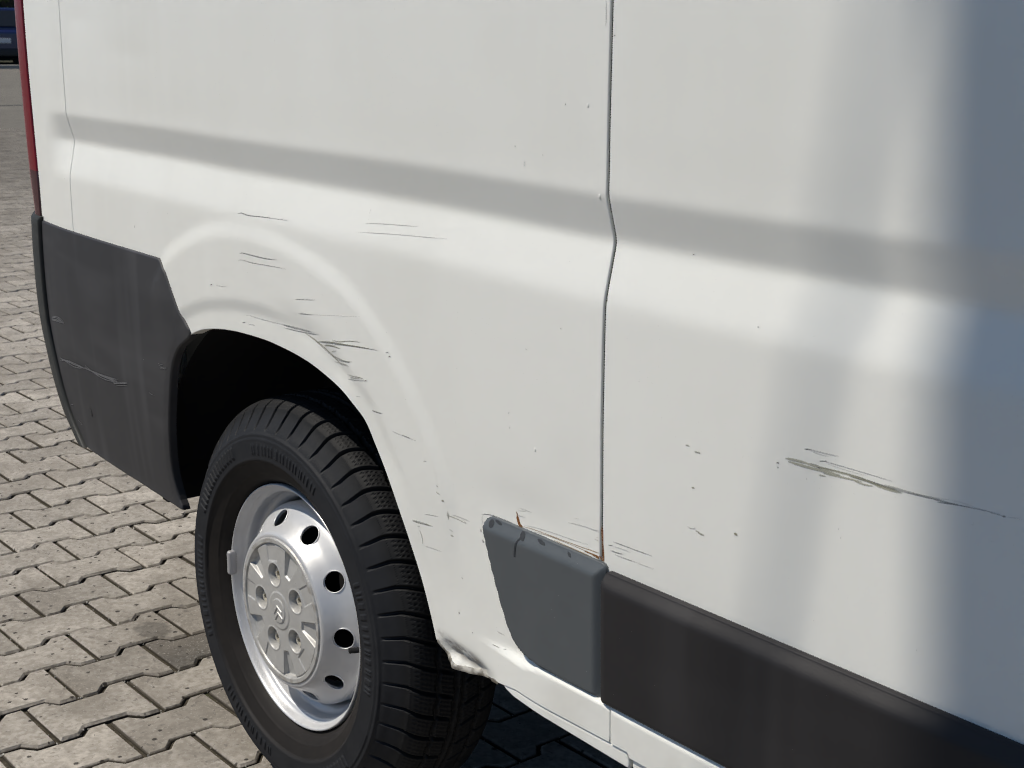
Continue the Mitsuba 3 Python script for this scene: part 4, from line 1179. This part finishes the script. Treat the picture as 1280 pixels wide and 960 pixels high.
for r in range(-112, 41):
    for p in range(-17, 42):
        c = P0 + (p + 0.5 * (r % 2) + 0.5) * PL * DU + r * PP * DV
        if (r, p) in named or not (-16.92 < c[0] < 4.72 and -3.12 < c[1] < 7.92):
            continue
        M, pick = paver_place(r, p)
        m, t = variants[pick]
        vs.append(m.vertices @ M[:3, :3].T + M[:3, 3])
        fs.append(m.faces + at)
        us.append(np.full((len(m.vertices), 2), t))
        at += len(m.vertices)
scene['pavement__outer_paving'] = mikit.ply(trimesh.Trimesh(np.vstack(vs), np.vstack(fs), process=False), 'paver_concrete', smooth=False, uv=np.vstack(us))
labels['pavement__outer_paving'] = {'label': 'rest of the interlocking pavers', 'kind': 'stuff'}
# grit lying in the joints and on the stones
gr = np.random.default_rng(77)
ol = np.array(paver_outline().exterior.coords)[:-1]
gv, gf, at = [], [], 0
ico = trimesh.creation.icosphere(0, 1.0)
for (r, p) in sorted(named):
    if r < -26:
        continue
    M, _ = paver_place(r, p)
    for k in range(9):
        if k < 7:
            i = gr.integers(len(ol))
            q = (ol[i] + (ol[(i + 1) % len(ol)] - ol[i]) * gr.random()) * 1.02
            zz, sz = gr.uniform(-0.0085, -0.002), gr.uniform(0.0012, 0.0028)
        else:
            q = np.array([gr.uniform(-0.09, 0.09), gr.uniform(-0.05, 0.05)])
            zz, sz = 0.0006, gr.uniform(0.0006, 0.0014)
        w = (ico.vertices * gr.uniform(0.6, 1.2, 3) + gr.normal(0, 0.12, ico.vertices.shape)) * sz + np.array([q[0], q[1], zz])
        gv.append(w @ M[:3, :3].T + M[:3, 3])
        gf.append(ico.faces + at)
        at += len(w)
scene['grit_stone'] = principled(lambda p, n, uv: mix((0.13, 0.12, 0.10), (0.50, 0.48, 0.44), noise(p.x * 300, p.y * 300, 3.0)), 0.9)
scene['pavement__grit'] = mikit.ply(trimesh.Trimesh(np.vstack(gv), np.vstack(gf), process=False), 'grit_stone')
labels['pavement__grit'] = {'label': 'pale grit lying in the paving joints', 'kind': 'stuff'}
# ------------------------------------------------------------------ far side of the yard
scene['concrete_grey'] = principled(lambda p, n, uv: mix((0.22, 0.21, 0.19), (0.34, 0.32, 0.29), fbm(p.x * 4, p.y * 4, p.z * 4, octaves=4)), 0.9, spec=0.2)
scene['drain_iron'] = principled((0.03, 0.03, 0.03), 0.8)
drain = box(-22.78, -22.64, 3.0, 16.0, -0.002, 0.003)
put('drain_channel', drain, 'drain_iron')
tag('drain_channel', 'narrow dark drain channel crossing the far paving', kind='structure')
kerb = rounded_box(-45.8, -45.5, 6.0, 30.0, -0.05, 0.12, 0.02)
put('kerb', kerb, 'concrete_grey', 30)
tag('kerb', 'pale concrete kerb beyond the paved yard', kind='structure')
scene['soil_dark'] = principled((0.035, 0.035, 0.02), 0.95)
put('planting_bed', box(-70.0, -45.8, 6.0, 40.0, -0.01, 0.085), 'soil_dark')
tag('planting_bed', 'dark strip of ground behind the kerb', kind='structure')

scene['hedge_leaf'] = {'type': 'principledthin', 'base_color': proc(lambda p, n, uv: mix((0.020, 0.030, 0.012), (0.055, 0.075, 0.028), noise(p.x * 3, p.y * 3, p.z * 3))), 'roughness': 0.6, 'diff_trans': 0.4}
scene['bark'] = principled((0.05, 0.04, 0.03), 0.9)
r = np.random.default_rng(21)
n = 9000
c = np.stack([r.uniform(-56.5, -54.0, n), r.uniform(12, 27, n), 0.12 + 3.9 * r.random(n) ** 0.8], -1)
c[:, 2] *= 0.9 + 0.25 * meshkit.fbm(np.stack([c[:, 1] * 0.8, c[:, 0] * 0, c[:, 0] * 0], -1), 3, 1)
d1 = r.normal(size=(n, 3)); d1 /= np.linalg.norm(d1, axis=1, keepdims=True)
d2 = np.cross(d1, r.normal(size=(n, 3))); d2 /= np.linalg.norm(d2, axis=1, keepdims=True)
sz = r.uniform(0.07, 0.16, n)[:, None]
lv = np.stack([c - d1 * sz, c + d2 * sz * 0.5, c + d1 * sz, c - d2 * sz * 0.5], 1).reshape(-1, 3)
b = np.arange(n)[:, None] * 4
lf = np.vstack([b + np.array([0, 1, 2]), b + np.array([0, 2, 3])])
put('hedge__foliage', trimesh.Trimesh(lv, lf, process=False), 'hedge_leaf')
stems = []
for y in np.arange(12.2, 27, 0.6):
    s = trimesh.creation.cylinder(0.05, 3.2, sections=7)
    s.apply_translation((-55.2 + r.uniform(-0.3, 0.3), y, 1.6))
    stems.append(s)
put('hedge__stems', join(stems + [rounded_box(-55.9, -54.8, 12.2, 26.8, 0.1, 3.3, 0.2)]), 'bark', 40)
tag('hedge', 'dark clipped hedge behind the blue car', 'hedge')

# blue car parked with its rear to the yard
scene['car_blue'] = principled((0.004, 0.010, 0.055), 0.25, coat=1.0, gloss=0.95)
scene['car_dark'] = principled((0.012, 0.012, 0.014), 0.5)
scene['plate_white'] = principled((0.55, 0.55, 0.55), 0.4)
CX, CY, CA = -47.3, 16.83, math.radians(-14.0)


def cput(key, mesh, bsdf, smooth=35):
    mesh = mesh.copy()
    mesh.apply_scale((1.1, 1.08, 1.36))
    mesh.apply_transform(trimesh.transformations.rotation_matrix(CA, [0, 0, 1]))
    mesh.apply_translation((CX, CY, 0.0))
    put('blue_car__' + key, mesh, bsdf, smooth)


def sphere_hull(pts, r):
    return as_mesh(manifold3d.Manifold.batch_hull([manifold3d.Manifold.sphere(r, 14).translate(q) for q in pts]))


low = [(x, y, z) for x, w, z0, z1 in ((-0.08, 0.72, 0.36, 0.80), (-0.35, 0.80, 0.30, 0.90), (-3.6, 0.80, 0.30, 0.82), (-3.95, 0.66, 0.36, 0.62)) for y in (-w, w) for z in (z0, z1)]
cput('body', sphere_hull(low, 0.08), 'car_blue')
cab_pts = [(x, s * w, z) for x, w, z in ((-0.22, 0.70, 0.92), (-0.62, 0.56, 1.36), (-1.9, 0.58, 1.39), (-2.8, 0.72, 0.90)) for s in (-1, 1)]
cput('cabin', sphere_hull(cab_pts, 0.06), 'car_blue')
rw = np.array([(-0.165, -0.60, 0.98), (-0.165, 0.60, 0.98), (-0.54, 0.50, 1.36), (-0.54, -0.50, 1.36)])
cput('rear_window', trimesh.Trimesh(rw + np.array([0.012, 0, 0.012]), [[0, 1, 2], [0, 2, 3]], process=False), 'window_dark', False)
for s in (-1, 1):
    sw = np.array([(-0.55, s * 0.765, 0.98), (-2.45, s * 0.765, 0.98), (-1.95, s * 0.655, 1.36), (-0.75, s * 0.640, 1.36)])
    cput('side_window', trimesh.Trimesh(sw, [[0, 1, 2], [0, 2, 3]], process=False), 'window_dark', False)
    cput('tail_lamp', rounded_box(-0.06, 0.012, min(s * 0.58, s * 0.79), max(s * 0.58, s * 0.79), 0.70, 0.86, 0.02), 'lamp_red')
    for x in (-0.75, -3.15):
        wh = trimesh.creation.cylinder(0.30, 0.20, sections=28)
        wh.apply_transform(trimesh.geometry.align_vectors([0, 0, 1], [0, 1, 0]))
        wh.apply_translation((x, s * 0.75, 0.30))
        cput('wheel', wh, 'rubber_plain')
cput('bumper', rounded_box(-0.2, 0.035, -0.78, 0.78, 0.26, 0.46, 0.04), 'car_dark')
cput('number_plate', rounded_box(0.012, 0.030, -0.26, 0.26, 0.585, 0.70, 0.006), 'plate_white')
labels['blue_car'] = {'label': 'dark blue car parked far off at the left edge', 'category': 'car'}

# ------------------------------------------------------------------ behind the viewer: unseen pylon and pole added to shade the sliding door
def behind(x, z, t):
    return np.array([x, -0.053, z]) + SUN / SUN[1] * -t * -1 if False else np.array([x, -0.053, z]) + SUN * t


e0, e1 = behind(1.203, 1.28, 9.5), behind(1.240, 0.74, 9.5)
lean = (e1[0] - e0[0]) / (e1[2] - e0[2])
px = e0[0] - lean * e0[2]
py = e0[1]
h = 10.6
pyl = trimesh.Trimesh(np.array([(px + lean * z + dx, py + dy, z) for z in (0.0, h) for dx, dy in ((0, 0), (0.85, 0), (0.85, -0.30), (0, -0.30))]),
                      [[0, 1, 5], [0, 5, 4], [1, 2, 6], [1, 6, 5], [2, 3, 7], [2, 7, 6], [3, 0, 4], [3, 4, 7], [4, 5, 6], [4, 6, 7]], process=False)
scene['caster_grey'] = principled((0.30, 0.31, 0.33), 0.7)
put('added_shade_pylon', pyl, 'caster_grey')
tag('added_shade_pylon', 'unseen grey pylon added behind the viewer to shade the sliding door', 'pylon')
c0, c1 = behind(1.144, 1.28, 9.3), behind(1.062, 0.74, 9.3)
dirn = (c0 - c1) / np.linalg.norm(c0 - c1)
lo, hi2 = c1 - dirn * (c1[2] / dirn[2]), c1 + dirn * ((10.6 - c1[2]) / dirn[2])
cab2 = trimesh.creation.cylinder(0.0095, np.linalg.norm(hi2 - lo), sections=12)
cab2.apply_transform(trimesh.geometry.align_vectors([0, 0, 1], dirn))
cab2.apply_translation((lo + hi2) / 2)
put('added_shade_pole', cab2, 'caster_grey', 40)  # added only to cast the faint slanting stripe on the door
tag('added_shade_pole', 'unseen thin leaning pole added behind the viewer to cast the faint door stripe', 'pole')
